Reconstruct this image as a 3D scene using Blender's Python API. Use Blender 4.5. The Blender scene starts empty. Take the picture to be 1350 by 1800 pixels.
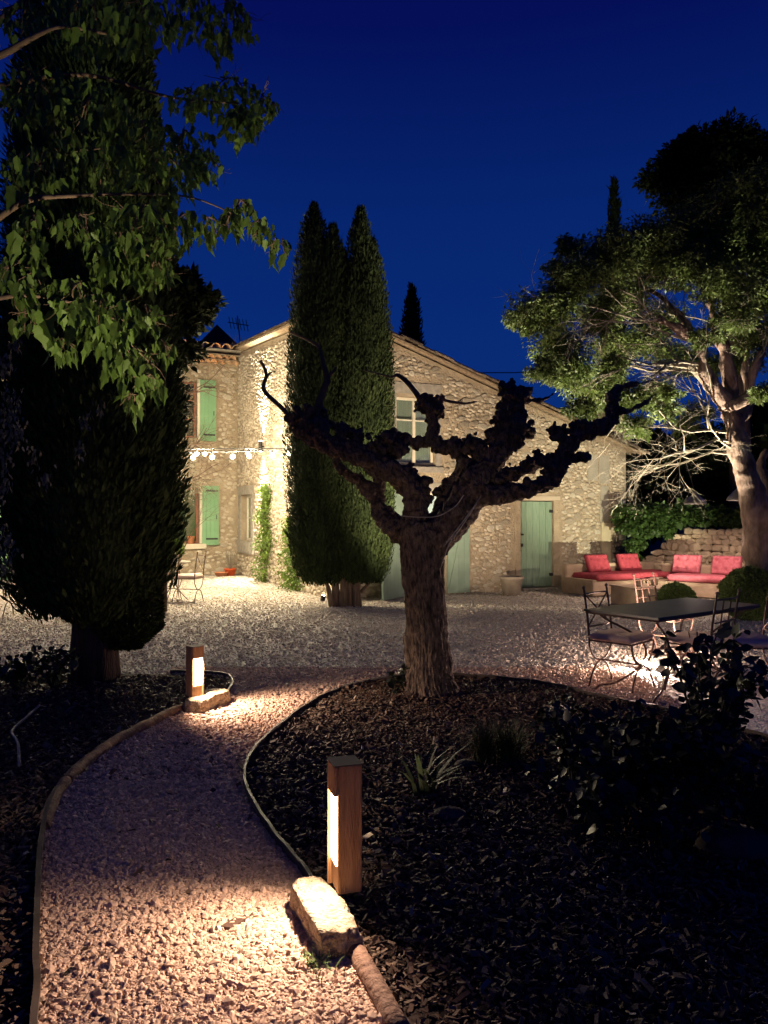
import bpy, bmesh, math, random
import numpy as np
from mathutils import Vector, Matrix
random.seed(7); RNG = np.random.default_rng(11)
scene = bpy.context.scene
C = scene.collection
R = math.radians

# ------------------------------------------------------------------ camera, sky, exposure
FPX = 1350.0
cam_d = bpy.data.cameras.new('camera'); cam = bpy.data.objects.new('camera', cam_d); C.objects.link(cam)
cam_d.sensor_fit = 'HORIZONTAL'; cam_d.sensor_width = 36; cam_d.lens = 36
cam_d.clip_start = 0.05; cam_d.clip_end = 600
cam.location = (0, 0, 1.6); cam.rotation_euler = (R(90.21), 0, 0)
scene.camera = cam
world = bpy.data.worlds.new('World'); scene.world = world; world.use_nodes = True
wn = world.node_tree.nodes; wl = world.node_tree.links
wbg = wn['Background']
wtc = wn.new('ShaderNodeTexCoord'); wsp = wn.new('ShaderNodeSeparateXYZ'); wl.new(wtc.outputs['Generated'], wsp.inputs[0])
wcr = wn.new('ShaderNodeValToRGB'); wl.new(wsp.outputs['Z'], wcr.inputs[0])      # clear dusk sky: brighter low, deep blue overhead
els = wcr.color_ramp.elements
for i_, (p_, c_) in enumerate(((0.0, (0.0026, 0.024, 0.150)), (0.22, (0.0022, 0.022, 0.160)), (0.36, (0.0018, 0.017, 0.140)), (0.54, (0.0012, 0.0045, 0.086)), (1.0, (0.0008, 0.002, 0.035)))):
    e_ = els[i_] if i_ < 2 else els.new(p_)
    if i_ == 1: e_.position = p_
    e_.color = (*c_, 1)
for e_, (p_, c_) in zip(sorted(els, key=lambda q: q.position), ((0.0, (0.0026, 0.024, 0.150)), (0.22, (0.0022, 0.022, 0.160)), (0.36, (0.0018, 0.017, 0.140)), (0.54, (0.0012, 0.0045, 0.086)), (1.0, (0.0008, 0.002, 0.035)))):
    e_.position = p_; e_.color = (*c_, 1)
wl.new(wcr.outputs[0], wbg.inputs[0]); wbg.inputs[1].default_value = 1.08
vs = scene.view_settings
vs.view_transform = 'Standard'; vs.look = 'None'; vs.gamma = 1; vs.exposure = 0; vs.use_curve_mapping = False
scene.cycles.sample_clamp_indirect = 4.0
scene.cycles.max_bounces = 6

def at(x, y, d):            # a point seen at photo pixel (x,y), d metres ahead
    return Vector(((x - 675) * d / FPX, d, 1.6 - (y - 905) * d / FPX))
def gp(x, y, z=0.0):        # ground point at photo pixel
    d = (1.6 - z) * FPX / (y - 905)
    return Vector(((x - 675) * d / FPX, d, z))

# ------------------------------------------------------------------ lamps (energy table)
E = dict(near_bollard=95, far_bollard=165, bulb=2900, sconce_up=2200, sconce_down=2200, corner=80, table=380,
         tree_up=4600, wall_spot=150, house_spot=1250, leaf_spot=850, cypress=26, gable=2500, pendant=170, pollard=62, flood=210)
def lamp(kind, name, loc, target, energy, color, size=0.05, angle=60, blend=0.6):
    L = bpy.data.lights.new(name, kind); L.energy = energy; L.color = color
    if kind == 'SPOT': L.spot_size = R(angle); L.spot_blend = blend; L.shadow_soft_size = size
    if kind == 'POINT': L.shadow_soft_size = size
    if kind == 'AREA':
        L.shape = 'RECTANGLE'; L.size = size; L.size_y = size * 0.6
    o = bpy.data.objects.new(name, L); C.objects.link(o); o.location = loc
    if target is not None:
        o.rotation_euler = (Vector(target) - Vector(loc)).to_track_quat('-Z', 'Y').to_euler()
    return o
WARM = (1.0, 0.70, 0.52); BULB = (1.0, 0.83, 0.56); COOL = (1.0, 0.90, 0.66); PINK = (1.0, 0.70, 0.58)

# ------------------------------------------------------------------ noise
def _h(ix, iy, iz, seed):
    n = (ix * 374761393 + iy * 668265263 + iz * 2147483647 // 7 + seed * 974634777) & 0xFFFFFFFF
    n = ((n ^ (n >> 13)) * 1274126177) & 0xFFFFFFFF
    return ((n ^ (n >> 16)) & 0xFFFFFF) / float(0xFFFFFF)
def vn(p, f=1.0, seed=0):   # value noise 0..1, p (n,3)
    q = np.asarray(p, float) * f + 100.0
    i = np.floor(q).astype(np.int64); w = q - i; w = w * w * (3 - 2 * w)
    r = 0
    for dx in (0, 1):
        for dy in (0, 1):
            for dz in (0, 1):
                c = _h(i[:, 0] + dx, i[:, 1] + dy, i[:, 2] + dz, seed)
                r = r + c * (w[:, 0] if dx else 1 - w[:, 0]) * (w[:, 1] if dy else 1 - w[:, 1]) * (w[:, 2] if dz else 1 - w[:, 2])
    return r

# ------------------------------------------------------------------ materials
MATS = {}
def mat(name, base, base2=None, rough=0.8, scale=6.0, bump=0.0, bscale=30.0, island=0.0, metal=0.0, emit=None, estr=0.0,
        stretch=None, spec=0.3, transl=0.0, vary=None, bdist=0.02, detail=5.0):
    if name in MATS: return MATS[name]
    m = bpy.data.materials.new(name); m.use_nodes = True; MATS[name] = m
    nt = m.node_tree; N = nt.nodes; L = nt.links
    b = N['Principled BSDF']; out = N['Material Output']
    b.inputs['Roughness'].default_value = rough; b.inputs['Metallic'].default_value = metal
    b.inputs['Specular IOR Level'].default_value = spec
    tc = N.new('ShaderNodeTexCoord'); mp = N.new('ShaderNodeMapping')
    L.new(tc.outputs['Object'], mp.inputs[0])
    if stretch: mp.inputs['Scale'].default_value = stretch
    col = None
    if base2 is not None:
        nz = N.new('ShaderNodeTexNoise'); nz.inputs['Scale'].default_value = scale; nz.inputs['Detail'].default_value = detail
        L.new(mp.outputs[0], nz.inputs['Vector'])
        cr = N.new('ShaderNodeValToRGB'); cr.color_ramp.elements[0].position = 0.32; cr.color_ramp.elements[1].position = 0.68
        cr.color_ramp.elements[0].color = (*base, 1); cr.color_ramp.elements[1].color = (*base2, 1)
        L.new(nz.outputs['Fac'], cr.inputs[0]); col = cr.outputs[0]
    else:
        rgb = N.new('ShaderNodeRGB'); rgb.outputs[0].default_value = (*base, 1); col = rgb.outputs[0]
    if island > 0:
        ge = N.new('ShaderNodeNewGeometry'); oi = N.new('ShaderNodeObjectInfo')
        ad = N.new('ShaderNodeMath'); ad.operation = 'ADD'; L.new(ge.outputs['Random Per Island'], ad.inputs[0]); L.new(oi.outputs['Random'], ad.inputs[1])
        fr = N.new('ShaderNodeMath'); fr.operation = 'FRACT'; L.new(ad.outputs[0], fr.inputs[0])
        mr = N.new('ShaderNodeMapRange'); mr.inputs[3].default_value = 1 - island; mr.inputs[4].default_value = 1 + island
        L.new(fr.outputs[0], mr.inputs[0])
        mx = N.new('ShaderNodeVectorMath'); mx.operation = 'SCALE'; L.new(col, mx.inputs[0]); L.new(mr.outputs[0], mx.inputs['Scale']); col = mx.outputs[0]
        if vary is not None:
            m2 = N.new('ShaderNodeMix'); m2.data_type = 'RGBA'
            pw = N.new('ShaderNodeMath'); pw.operation = 'MULTIPLY'; L.new(fr.outputs[0], pw.inputs[0]); pw.inputs[1].default_value = 7.31
            f2 = N.new('ShaderNodeMath'); f2.operation = 'FRACT'; L.new(pw.outputs[0], f2.inputs[0])
            p3 = N.new('ShaderNodeMath'); p3.operation = 'POWER'; L.new(f2.outputs[0], p3.inputs[0]); p3.inputs[1].default_value = 2.0
            L.new(p3.outputs[0], m2.inputs[0]); L.new(col, m2.inputs[6]); m2.inputs[7].default_value = (*vary, 1); col = m2.outputs[2]
    L.new(col, b.inputs['Base Color'])
    if bump > 0:
        n2 = N.new('ShaderNodeTexNoise'); n2.inputs['Scale'].default_value = bscale; n2.inputs['Detail'].default_value = 6
        L.new(mp.outputs[0], n2.inputs['Vector'])
        bp = N.new('ShaderNodeBump'); bp.inputs['Strength'].default_value = bump; bp.inputs['Distance'].default_value = bdist
        L.new(n2.outputs['Fac'], bp.inputs['Height']); L.new(bp.outputs[0], b.inputs['Normal'])
    if emit is not None:
        b.inputs['Emission Color'].default_value = (*emit, 1); b.inputs['Emission Strength'].default_value = estr
    if transl > 0:
        tr = N.new('ShaderNodeBsdfTranslucent'); L.new(col, tr.inputs[0])
        ms = N.new('ShaderNodeMixShader'); ms.inputs[0].default_value = transl
        L.new(b.outputs[0], ms.inputs[1]); L.new(tr.outputs[0], ms.inputs[2]); L.new(ms.outputs[0], out.inputs[0])
    return m
def gravel_mat(name, c1, c2, vor, bs=1.0):
    if name in MATS: return MATS[name]
    m = mat(name, c1, c2, rough=0.9, scale=3.0)
    nt = m.node_tree; N = nt.nodes; L = nt.links; b = N['Principled BSDF']
    tc = N.new('ShaderNodeTexCoord')
    v = N.new('ShaderNodeTexVoronoi'); v.inputs['Scale'].default_value = vor; L.new(tc.outputs['Object'], v.inputs['Vector'])
    n = N.new('ShaderNodeTexNoise'); n.inputs['Scale'].default_value = vor * 0.35; n.inputs['Detail'].default_value = 5; L.new(tc.outputs['Object'], n.inputs['Vector'])
    ad = N.new('ShaderNodeMath'); ad.operation = 'ADD'; L.new(v.outputs['Distance'], ad.inputs[0]); L.new(n.outputs['Fac'], ad.inputs[1])
    bp = N.new('ShaderNodeBump'); bp.inputs['Strength'].default_value = bs; bp.inputs['Distance'].default_value = 0.02; bp.invert = True
    L.new(ad.outputs[0], bp.inputs['Height']); L.new(bp.outputs[0], b.inputs['Normal'])
    hs = N.new('ShaderNodeMix'); hs.data_type = 'RGBA'; hs.blend_type = 'MULTIPLY'; hs.inputs[0].default_value = 0.55
    old = b.inputs['Base Color'].links[0].from_socket
    L.new(old, hs.inputs[6]); L.new(v.outputs['Color'], hs.inputs[7])
    hv = N.new('ShaderNodeHueSaturation'); hv.inputs['Saturation'].default_value = 0.45; hv.inputs['Value'].default_value = 1.25
    L.new(hs.outputs[2], hv.inputs['Color']); L.new(hv.outputs[0], b.inputs['Base Color'])
    return m

M_STONE = mat('pale_limestone', (0.25, 0.205, 0.145), (0.42, 0.36, 0.27), rough=0.95, scale=11, bump=0.8, bscale=34, island=0.26, vary=(0.47, 0.42, 0.33))
M_MORTAR = mat('lime_mortar', (0.215, 0.168, 0.112), (0.34, 0.275, 0.19), rough=0.95, scale=2.6, bump=0.9, bscale=22, bdist=0.04, detail=9)
M_PLASTER = mat('grey_plaster', (0.23, 0.21, 0.17), (0.32, 0.29, 0.23), rough=0.95, scale=5, bump=0.3, bscale=30)
M_LINTEL = mat('dressed_grey_stone', (0.20, 0.18, 0.15), (0.30, 0.27, 0.22), rough=0.9, scale=12, bump=0.4, bscale=60)
M_DRY = mat('dry_wall_stone', (0.34, 0.25, 0.165), (0.50, 0.40, 0.28), rough=0.9, scale=10, bump=0.6, bscale=35, island=0.28)
M_DARK = mat('dark_gap', (0.03, 0.025, 0.02), rough=1.0)
M_TILE = mat('terracotta_tile', (0.46, 0.22, 0.10), (0.60, 0.34, 0.17), rough=0.85, scale=14, bump=0.3, island=0.25, vary=(0.42, 0.32, 0.20))
M_TILEOLD = mat('weathered_tile', (0.16, 0.11, 0.065), (0.30, 0.23, 0.15), rough=0.9, scale=14, bump=0.3, island=0.3)
M_GREEN = mat('green_paint', (0.135, 0.27, 0.14), (0.16, 0.31, 0.165), rough=0.55, scale=4, island=0.06)
M_FADED = mat('faded_green_paint', (0.13, 0.20, 0.135), (0.19, 0.26, 0.18), rough=0.75, scale=7, stretch=(6, 6, 0.6), bump=0.25, bscale=50, island=0.12)
M_GREYGREEN = mat('grey_green_paint', (0.16, 0.22, 0.17), (0.20, 0.27, 0.21), rough=0.7, scale=4, island=0.08)
M_REDFRAME = mat('red_brown_frame', (0.16, 0.06, 0.035), (0.22, 0.085, 0.05), rough=0.6)
M_CREAM = mat('cream_paint', (0.48, 0.43, 0.33), (0.56, 0.51, 0.40), rough=0.6, scale=9)
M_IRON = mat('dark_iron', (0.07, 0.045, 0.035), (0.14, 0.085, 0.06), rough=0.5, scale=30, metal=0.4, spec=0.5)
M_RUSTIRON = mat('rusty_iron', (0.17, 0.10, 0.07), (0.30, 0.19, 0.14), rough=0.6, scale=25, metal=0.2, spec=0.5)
M_BLACK = mat('black_metal', (0.012, 0.012, 0.012), rough=0.5)
M_TABLETOP = mat('dark_table_top', (0.030, 0.034, 0.034), (0.05, 0.055, 0.055), rough=0.34, scale=5, spec=0.5)
M_BARK = mat('plane_bark', (0.028, 0.019, 0.014), (0.18, 0.128, 0.092), rough=0.9, scale=30, stretch=(1, 1, 0.45), bump=1.0, bscale=60, bdist=0.03, detail=8)
M_TWIG = mat('twig_bark', (0.09, 0.055, 0.04), (0.13, 0.08, 0.055), rough=0.8, scale=20)
M_PALEBARK = mat('pale_smooth_bark', (0.075, 0.042, 0.032), (0.27, 0.185, 0.15), rough=0.85, scale=8, detail=10, bump=1.0, bscale=22, stretch=(1, 1, 0.4), bdist=0.04)
M_PALETWIG = mat('pale_twig', (0.15, 0.125, 0.09), (0.24, 0.205, 0.155), rough=0.8, scale=8)
M_CYPBARK = mat('cypress_bark', (0.11, 0.075, 0.05), (0.22, 0.16, 0.11), rough=0.9, scale=9, stretch=(4, 4, 0.5), bump=0.9, bscale=20, bdist=0.03)
M_CYPBARKD = mat('dark_cypress_bark', (0.05, 0.032, 0.024), (0.10, 0.065, 0.048), rough=0.9, scale=9, stretch=(4, 4, 0.5), bump=0.9, bscale=20, bdist=0.03)
M_CYP = mat('cypress_green', (0.016, 0.026, 0.009), (0.036, 0.052, 0.017), rough=0.8, scale=2.5, island=0.4, spec=0.1)
M_CYPD = mat('dark_cypress_green', (0.026, 0.040, 0.014), (0.052, 0.075, 0.026), rough=0.85, scale=2.5, island=0.4, spec=0.05)
M_LEAF = mat('broad_leaf', (0.055, 0.095, 0.018), (0.085, 0.13, 0.025), rough=0.55, scale=3, island=0.35, transl=0.30)
M_OAK = mat('evergreen_leaf', (0.060, 0.095, 0.022), (0.10, 0.14, 0.035), rough=0.6, scale=1.6, island=0.45, transl=0.25, vary=(0.13, 0.16, 0.05))
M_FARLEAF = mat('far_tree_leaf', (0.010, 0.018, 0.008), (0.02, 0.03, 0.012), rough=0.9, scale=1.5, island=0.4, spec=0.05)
M_IVY = mat('ivy_leaf', (0.030, 0.062, 0.016), (0.06, 0.11, 0.025), rough=0.45, scale=3, island=0.45, transl=0.25, spec=0.4)
M_VINE = mat('vine_leaf', (0.07, 0.12, 0.02), (0.12, 0.18, 0.03), rough=0.6, scale=3, island=0.4, transl=0.3)
M_BUSH = mat('dark_rose_leaf', (0.020, 0.026, 0.015), (0.036, 0.044, 0.022), rough=0.5, scale=4, island=0.4, spec=0.4)
M_BUSHSTEM = mat('rose_stem', (0.03, 0.03, 0.02), rough=0.8)
M_BOX = mat('box_leaf', (0.050, 0.080, 0.018), (0.08, 0.12, 0.03), rough=0.6, scale=4, island=0.35, transl=0.15)
M_GRASS = mat('grass_blade', (0.045, 0.055, 0.020), (0.075, 0.08, 0.03), rough=0.7, scale=4, island=0.35)
M_WOOD = mat('oak_post', (0.30, 0.155, 0.07), (0.46, 0.27, 0.135), rough=0.7, scale=9, stretch=(6, 6, 0.5), bump=0.5, bscale=40)
M_TIMBER = mat('timber_edging', (0.15, 0.085, 0.055), (0.22, 0.135, 0.09), rough=0.8, scale=14, bump=0.8, bscale=40, detail=9)
M_STRIP = mat('edging_strip', (0.055, 0.04, 0.03), (0.10, 0.072, 0.055), rough=0.6, scale=6)
M_BLOCK = mat('rough_stone_block', (0.22, 0.17, 0.105), (0.46, 0.38, 0.26), rough=0.95, scale=26, detail=10, bump=1.0, bscale=55, bdist=0.03)
M_GROUND = mat('dark_soil', (0.018, 0.014, 0.011), (0.035, 0.026, 0.019), rough=1.0, scale=5, bump=0.6, bscale=30)
M_MULCHBED = mat('mulch_soil', (0.020, 0.013, 0.010), (0.045, 0.028, 0.02), rough=1.0, scale=30, bump=1.0, bscale=60)
M_CHIP = mat('bark_chip', (0.045, 0.022, 0.014), (0.10, 0.055, 0.034), rough=0.75, scale=10, island=0.6, vary=(0.20, 0.14, 0.09))
M_LITTER = mat('pale_dry_leaf', (0.24, 0.20, 0.15), (0.34, 0.28, 0.2), rough=0.6, scale=10, island=0.4)
M_PEBBLE = mat('limestone_pebble', (0.46, 0.315, 0.225), (0.60, 0.44, 0.33), rough=0.8, scale=5, island=0.28)
M_PEBBLEF = mat('courtyard_pebble', (0.44, 0.375, 0.30), (0.56, 0.49, 0.40), rough=0.85, scale=5, island=0.3)
M_GRAVEL = gravel_mat('courtyard_gravel', (0.44, 0.37, 0.29), (0.58, 0.50, 0.40), 48, 0.6)
M_PATHBASE = mat('path_bed', (0.12, 0.075, 0.05), (0.20, 0.13, 0.09), rough=1.0, scale=30, bump=0.6, bscale=60)
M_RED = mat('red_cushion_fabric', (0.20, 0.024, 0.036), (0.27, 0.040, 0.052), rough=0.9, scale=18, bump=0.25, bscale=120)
M_PINK = mat('pinkish_red_fabric', (0.28, 0.058, 0.078), (0.37, 0.10, 0.125), rough=0.9, scale=18, bump=0.25, bscale=120)  # paler, pinker red for the cushions before the dry stone wall
M_WHITEFAB = mat('white_seat_pad', (0.60, 0.44, 0.37), (0.68, 0.50, 0.43), rough=0.9, scale=18, bump=0.3, bscale=80)
M_TERRA = mat('terracotta', (0.45, 0.17, 0.08), (0.52, 0.22, 0.11), rough=0.8, scale=8)
M_ORANGE = mat('orange_pot', (0.55, 0.09, 0.025), rough=0.6)
M_PALEPOT = mat('pale_pot', (0.42, 0.36, 0.28), (0.50, 0.44, 0.35), rough=0.8, scale=6)
M_CURTAIN = mat('curtain', (0.34, 0.34, 0.30), (0.46, 0.46, 0.40), rough=0.9, scale=6, stretch=(8, 8, 0.3))
M_REDCURTAIN = mat('red_curtain', (0.5, 0.16, 0.12), rough=0.9, emit=(0.9, 0.42, 0.3), estr=0.25)  # faint emission stands in for indoor light on the curtain
M_BULB = mat('lit_bulb', (1, 1, 1), rough=0.3, emit=BULB, estr=E['bulb'])
M_GLOW = mat('lit_lens', (1, 1, 1), rough=0.3, emit=(1, 0.85, 0.66), estr=60)
M_LEDW = mat('warm_led', (1, 1, 1), rough=0.3, emit=(1, 0.70, 0.42), estr=24)
M_ROOM = mat('lit_room', (0.6, 0.6, 0.55), rough=0.9, emit=(0.95, 0.92, 0.8), estr=0.85)
M_SHADE = mat('metal_lampshade', (0.13, 0.12, 0.12), (0.22, 0.20, 0.2), rough=0.35, metal=0.6, scale=8, spec=0.6)
M_STONEBALL = mat('field_stone', (0.035, 0.032, 0.028), (0.08, 0.072, 0.062), rough=0.9, scale=8, bump=0.4)
M_CORD = mat('black_cord', (0.02, 0.02, 0.02), rough=0.7)
M_PALECORD = mat('pale_cord', (0.30, 0.27, 0.22), rough=0.7)
def wicker_mat():
    m = mat('wicker', (0.30, 0.215, 0.14), (0.40, 0.30, 0.21), rough=0.8, scale=6)
    nt = m.node_tree; N = nt.nodes; L = nt.links; b = N['Principled BSDF']
    tc = N.new('ShaderNodeTexCoord'); k = N.new('ShaderNodeTexChecker'); k.inputs['Scale'].default_value = 42
    L.new(tc.outputs['Object'], k.inputs['Vector'])
    w = N.new('ShaderNodeTexWave'); w.inputs['Scale'].default_value = 16; w.bands_direction = 'Z'; L.new(tc.outputs['Object'], w.inputs['Vector'])
    a = N.new('ShaderNodeMath'); a.operation = 'ADD'; L.new(k.outputs['Fac'], a.inputs[0]); L.new(w.outputs['Fac'], a.inputs[1])
    bp = N.new('ShaderNodeBump'); bp.inputs['Strength'].default_value = 0.8; bp.inputs['Distance'].default_value = 0.012
    L.new(a.outputs[0], bp.inputs['Height']); L.new(bp.outputs[0], b.inputs['Normal'])
    return m
M_WICKER = wicker_mat()
def glass_mat():
    m = bpy.data.materials.new('window_glass'); m.use_nodes = True; nt = m.node_tree; N = nt.nodes; L = nt.links
    for n in list(N): N.remove(n)
    o = N.new('ShaderNodeOutputMaterial'); t = N.new('ShaderNodeBsdfTransparent'); g = N.new('ShaderNodeBsdfGlossy'); g.inputs['Roughness'].default_value = 0.05
    mx = N.new('ShaderNodeMixShader'); mx.inputs[0].default_value = 0.12; t.inputs[0].default_value = (0.8, 0.85, 0.83, 1)
    L.new(t.outputs[0], mx.inputs[1]); L.new(g.outputs[0], mx.inputs[2]); L.new(mx.outputs[0], o.inputs[0]); return m
M_GLASS = glass_mat()

# ------------------------------------------------------------------ mesh helpers
def link(name, me, m=None, parent=None, loc=None, smooth=False):
    o = bpy.data.objects.new(name, me); C.objects.link(o)
    if m is not None and len(me.materials) == 0: me.materials.append(m)
    if parent is not None: o.parent = parent
    if loc is not None: o.location = loc
    if smooth: me.polygons.foreach_set('use_smooth', [True] * len(me.polygons))
    return o
def fastmesh(name, V, loops, sizes):
    me = bpy.data.meshes.new(name)
    V = np.ascontiguousarray(V, dtype=np.float32).reshape(-1, 3)
    loops = np.ascontiguousarray(loops, dtype=np.int32).ravel(); sizes = np.ascontiguousarray(sizes, dtype=np.int32).ravel()
    me.vertices.add(len(V)); me.vertices.foreach_set('co', V.ravel())
    me.loops.add(len(loops)); me.loops.foreach_set('vertex_index', loops)
    me.polygons.add(len(sizes))
    st = np.concatenate([[0], np.cumsum(sizes)[:-1]]).astype(np.int32)
    me.polygons.foreach_set('loop_start', st)
    try: me.polygons.foreach_set('loop_total', sizes)
    except Exception: pass
    me.update(calc_edges=True); me.validate(); return me
class MB:
    def __init__(s): s.v = []; s.f = []
    def add(s, verts, faces):
        n = len(s.v); s.v.extend([tuple(p) for p in verts]); s.f.extend([tuple(i + n for i in f) for f in faces]); return s
    def box(s, a, b, mtx=None):
        x0, y0, z0 = a; x1, y1, z1 = b
        vs_ = [(x0, y0, z0), (x1, y0, z0), (x1, y1, z0), (x0, y1, z0), (x0, y0, z1), (x1, y0, z1), (x1, y1, z1), (x0, y1, z1)]
        if mtx is not None: vs_ = [mtx @ Vector(p) for p in vs_]
        return s.add(vs_, [(0, 3, 2, 1), (4, 5, 6, 7), (0, 1, 5, 4), (1, 2, 6, 5), (2, 3, 7, 6), (3, 0, 4, 7)])
    def tube(s, pts, radii, sides=8, cap=True):
        pts = [Vector(p) for p in pts]
        if not hasattr(radii, '__len__'): radii = [radii] * len(pts)
        rings = []; up = None
        for i, p in enumerate(pts):
            if i == 0: d = pts[1] - p
            elif i == len(pts) - 1: d = p - pts[i - 1]
            else: d = pts[i + 1] - pts[i - 1]
            if d.length < 1e-7: d = Vector((0, 0, 1))
            d.normalize()
            if up is None:
                up = Vector((0, 0, 1)) if abs(d.z) < 0.9 else Vector((1, 0, 0))
            a = d.cross(up)
            if a.length < 1e-4: a = d.cross(Vector((0.3, 0.8, 0.5)))
            a.normalize(); b = a.cross(d).normalized(); up = b
            rings.append([p + (a * math.cos(2 * math.pi * k / sides) + b * math.sin(2 * math.pi * k / sides)) * radii[i] for k in range(sides)])
        vs_ = [q for r in rings for q in r]; fs = []
        for i in range(len(pts) - 1):
            for k in range(sides):
                fs.append((i * sides + k, i * sides + (k + 1) % sides, (i + 1) * sides + (k + 1) % sides, (i + 1) * sides + k))
        if cap:
            fs.append(tuple(range(sides))[::-1]); fs.append(tuple((len(pts) - 1) * sides + k for k in range(sides)))
        return s.add(vs_, fs)
    def lathe(s, prof, c=(0, 0, 0), sides=20):
        vs_ = []; fs = []
        for r, z in prof:
            for k in range(sides):
                a = 2 * math.pi * k / sides; vs_.append((c[0] + r * math.cos(a), c[1] + r * math.sin(a), c[2] + z))
        for i in range(len(prof) - 1):
            for k in range(sides):
                fs.append((i * sides + k, i * sides + (k + 1) % sides, (i + 1) * sides + (k + 1) % sides, (i + 1) * sides + k))
        return s.add(vs_, fs)
    def sphere(s, c, r, sub=1):
        me = ICO[sub]; return s.add([Vector(c) + Vector(v) * r for v in me[0]], me[1])
    def build(s, name, m, parent=None, smooth=False, loc=None, bevel=0):
        me = bpy.data.meshes.new(name); me.from_pydata(s.v, [], s.f); me.update()
        if bevel:
            bm = bmesh.new(); bm.from_mesh(me)
            bmesh.ops.bevel(bm, geom=bm.edges[:] , offset=bevel, segments=2, affect='EDGES', clamp_overlap=True)
            bm.to_mesh(me); bm.free()
        return link(name, me, m, parent, loc, smooth)
ICO = {}
for sub in (1, 2):
    bm = bmesh.new(); bmesh.ops.create_icosphere(bm, subdivisions=sub, radius=1)
    bm.verts.ensure_lookup_table(); ICO[sub] = ([tuple(v.co) for v in bm.verts], [tuple(v.index for v in f.verts) for f in bm.faces]); bm.free()

def tag(o, label=None, cat=None, group=None, kind=None):
    if label: o['label'] = label
    if cat: o['category'] = cat
    if group: o['group'] = group
    if kind: o['kind'] = kind
    return o
def empty(name, loc=(0, 0, 0), rz=0.0, label=None, cat=None, group=None):
    o = bpy.data.objects.new(name, None); C.objects.link(o); o.location = loc; o.rotation_euler = (0, 0, rz); o.empty_display_size = 0.1
    return tag(o, label, cat, group)
def copy_tree(o, parent=None):
    c = o.copy(); C.objects.link(c); c.parent = parent
    for ch in [x for x in bpy.data.objects if x.parent == o]: copy_tree(ch, c)
    return c
def frames(dirs, nrm=None, spin=None):
    """(n,3,3) matrices whose columns are x,y,z with y along dirs."""
    y = dirs / (np.linalg.norm(dirs, axis=1, keepdims=True) + 1e-9)
    if nrm is None: nrm = RNG.normal(size=y.shape)
    x = np.cross(y, nrm); x /= (np.linalg.norm(x, axis=1, keepdims=True) + 1e-9)
    z = np.cross(x, y)
    return np.stack([x, y, z], axis=2)
def scatter_mesh(name, tv, tf, F, S, P):
    """template verts tv (k,3), faces tf; frames F (n,3,3), scale S (n,) or (n,3), pos P (n,3)"""
    tv = np.asarray(tv, float); n = len(P); S = np.asarray(S, float)
    if S.ndim == 1: S = np.repeat(S[:, None], 3, axis=1)
    loc = tv[None, :, :] * S[:, None, :]
    V = np.einsum('nij,nkj->nki', F, loc) + P[:, None, :]
    k = len(tv); lp = np.concatenate([np.array(f) for f in tf]); sz = np.array([len(f) for f in tf])
    loops = (lp[None, :] + (np.arange(n) * k)[:, None]).ravel(); sizes = np.tile(sz, n)
    return fastmesh(name, V.reshape(-1, 3), loops, sizes)
KITE_V = [(0, 0, 0), (0.16, 0.45, 0.04), (0, 1, 0), (-0.16, 0.45, 0.04)]; KITE_F = [(0, 1, 2), (0, 2, 3)]
OVAL_V = [(0, 0, 0), (0.24, 0.25, 0.05), (0.24, 0.6, 0.05), (0, 1, -0.03), (-0.24, 0.6, 0.05), (-0.24, 0.25, 0.05), (0, 0.45, -0.02)]
OVAL_F = [(0, 1, 6), (1, 2, 6), (2, 3, 6), (3, 4, 6), (4, 5, 6), (5, 0, 6)]
LEAF_V = [(x_ * 0.64, y_, z_) for x_, y_, z_ in ((0, 0, 0), (0.10, 0.06, 0.02), (0.36, 0.20, 0.07), (0.27, 0.42, 0.05), (0.33, 0.60, 0.05), (0.14, 0.74, 0.0), (0, 1.05, -0.10),
          (-0.14, 0.74, 0.0), (-0.33, 0.60, 0.05), (-0.27, 0.42, 0.05), (-0.36, 0.20, 0.07), (-0.10, 0.06, 0.02), (0, 0.25, -0.02), (0, 0.6, -0.04))]
LEAF_F = [(0, 1, 12), (1, 2, 12), (2, 3, 12), (3, 13, 12), (3, 4, 13), (4, 5, 13), (5, 6, 13), (6, 7, 13), (7, 8, 13), (8, 9, 13), (9, 12, 13), (9, 10, 12), (10, 11, 12), (11, 0, 12)]
def sph(n): 
    a = RNG.normal(size=(n, 3)); return a / np.linalg.norm(a, axis=1, keepdims=True)
def jit(lo, hi, n): return RNG.uniform(lo, hi, n)

def in_poly(px, py, poly):
    r = np.zeros(len(px), bool); n = len(poly); j = n - 1
    for i in range(n):
        xi, yi = poly[i][:2]; xj, yj = poly[j][:2]
        c = ((yi > py) != (yj > py)) & (px < (xj - xi) * (py - yi) / (yj - yi + 1e-12) + xi)
        r ^= c; j = i
    return r
def smooth_line(pts, n=6):
    pts = [Vector(p) for p in pts]; out = []
    for i in range(len(pts) - 1):
        p0 = pts[max(i - 1, 0)]; p1 = pts[i]; p2 = pts[i + 1]; p3 = pts[min(i + 2, len(pts) - 1)]
        for k in range(n):
            t = k / n
            out.append(0.5 * ((2 * p1) + (-p0 + p2) * t + (2 * p0 - 5 * p1 + 4 * p2 - p3) * t * t + (-p0 + 3 * p1 - 3 * p2 + p3) * t ** 3))
    out.append(pts[-1]); return out

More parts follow.
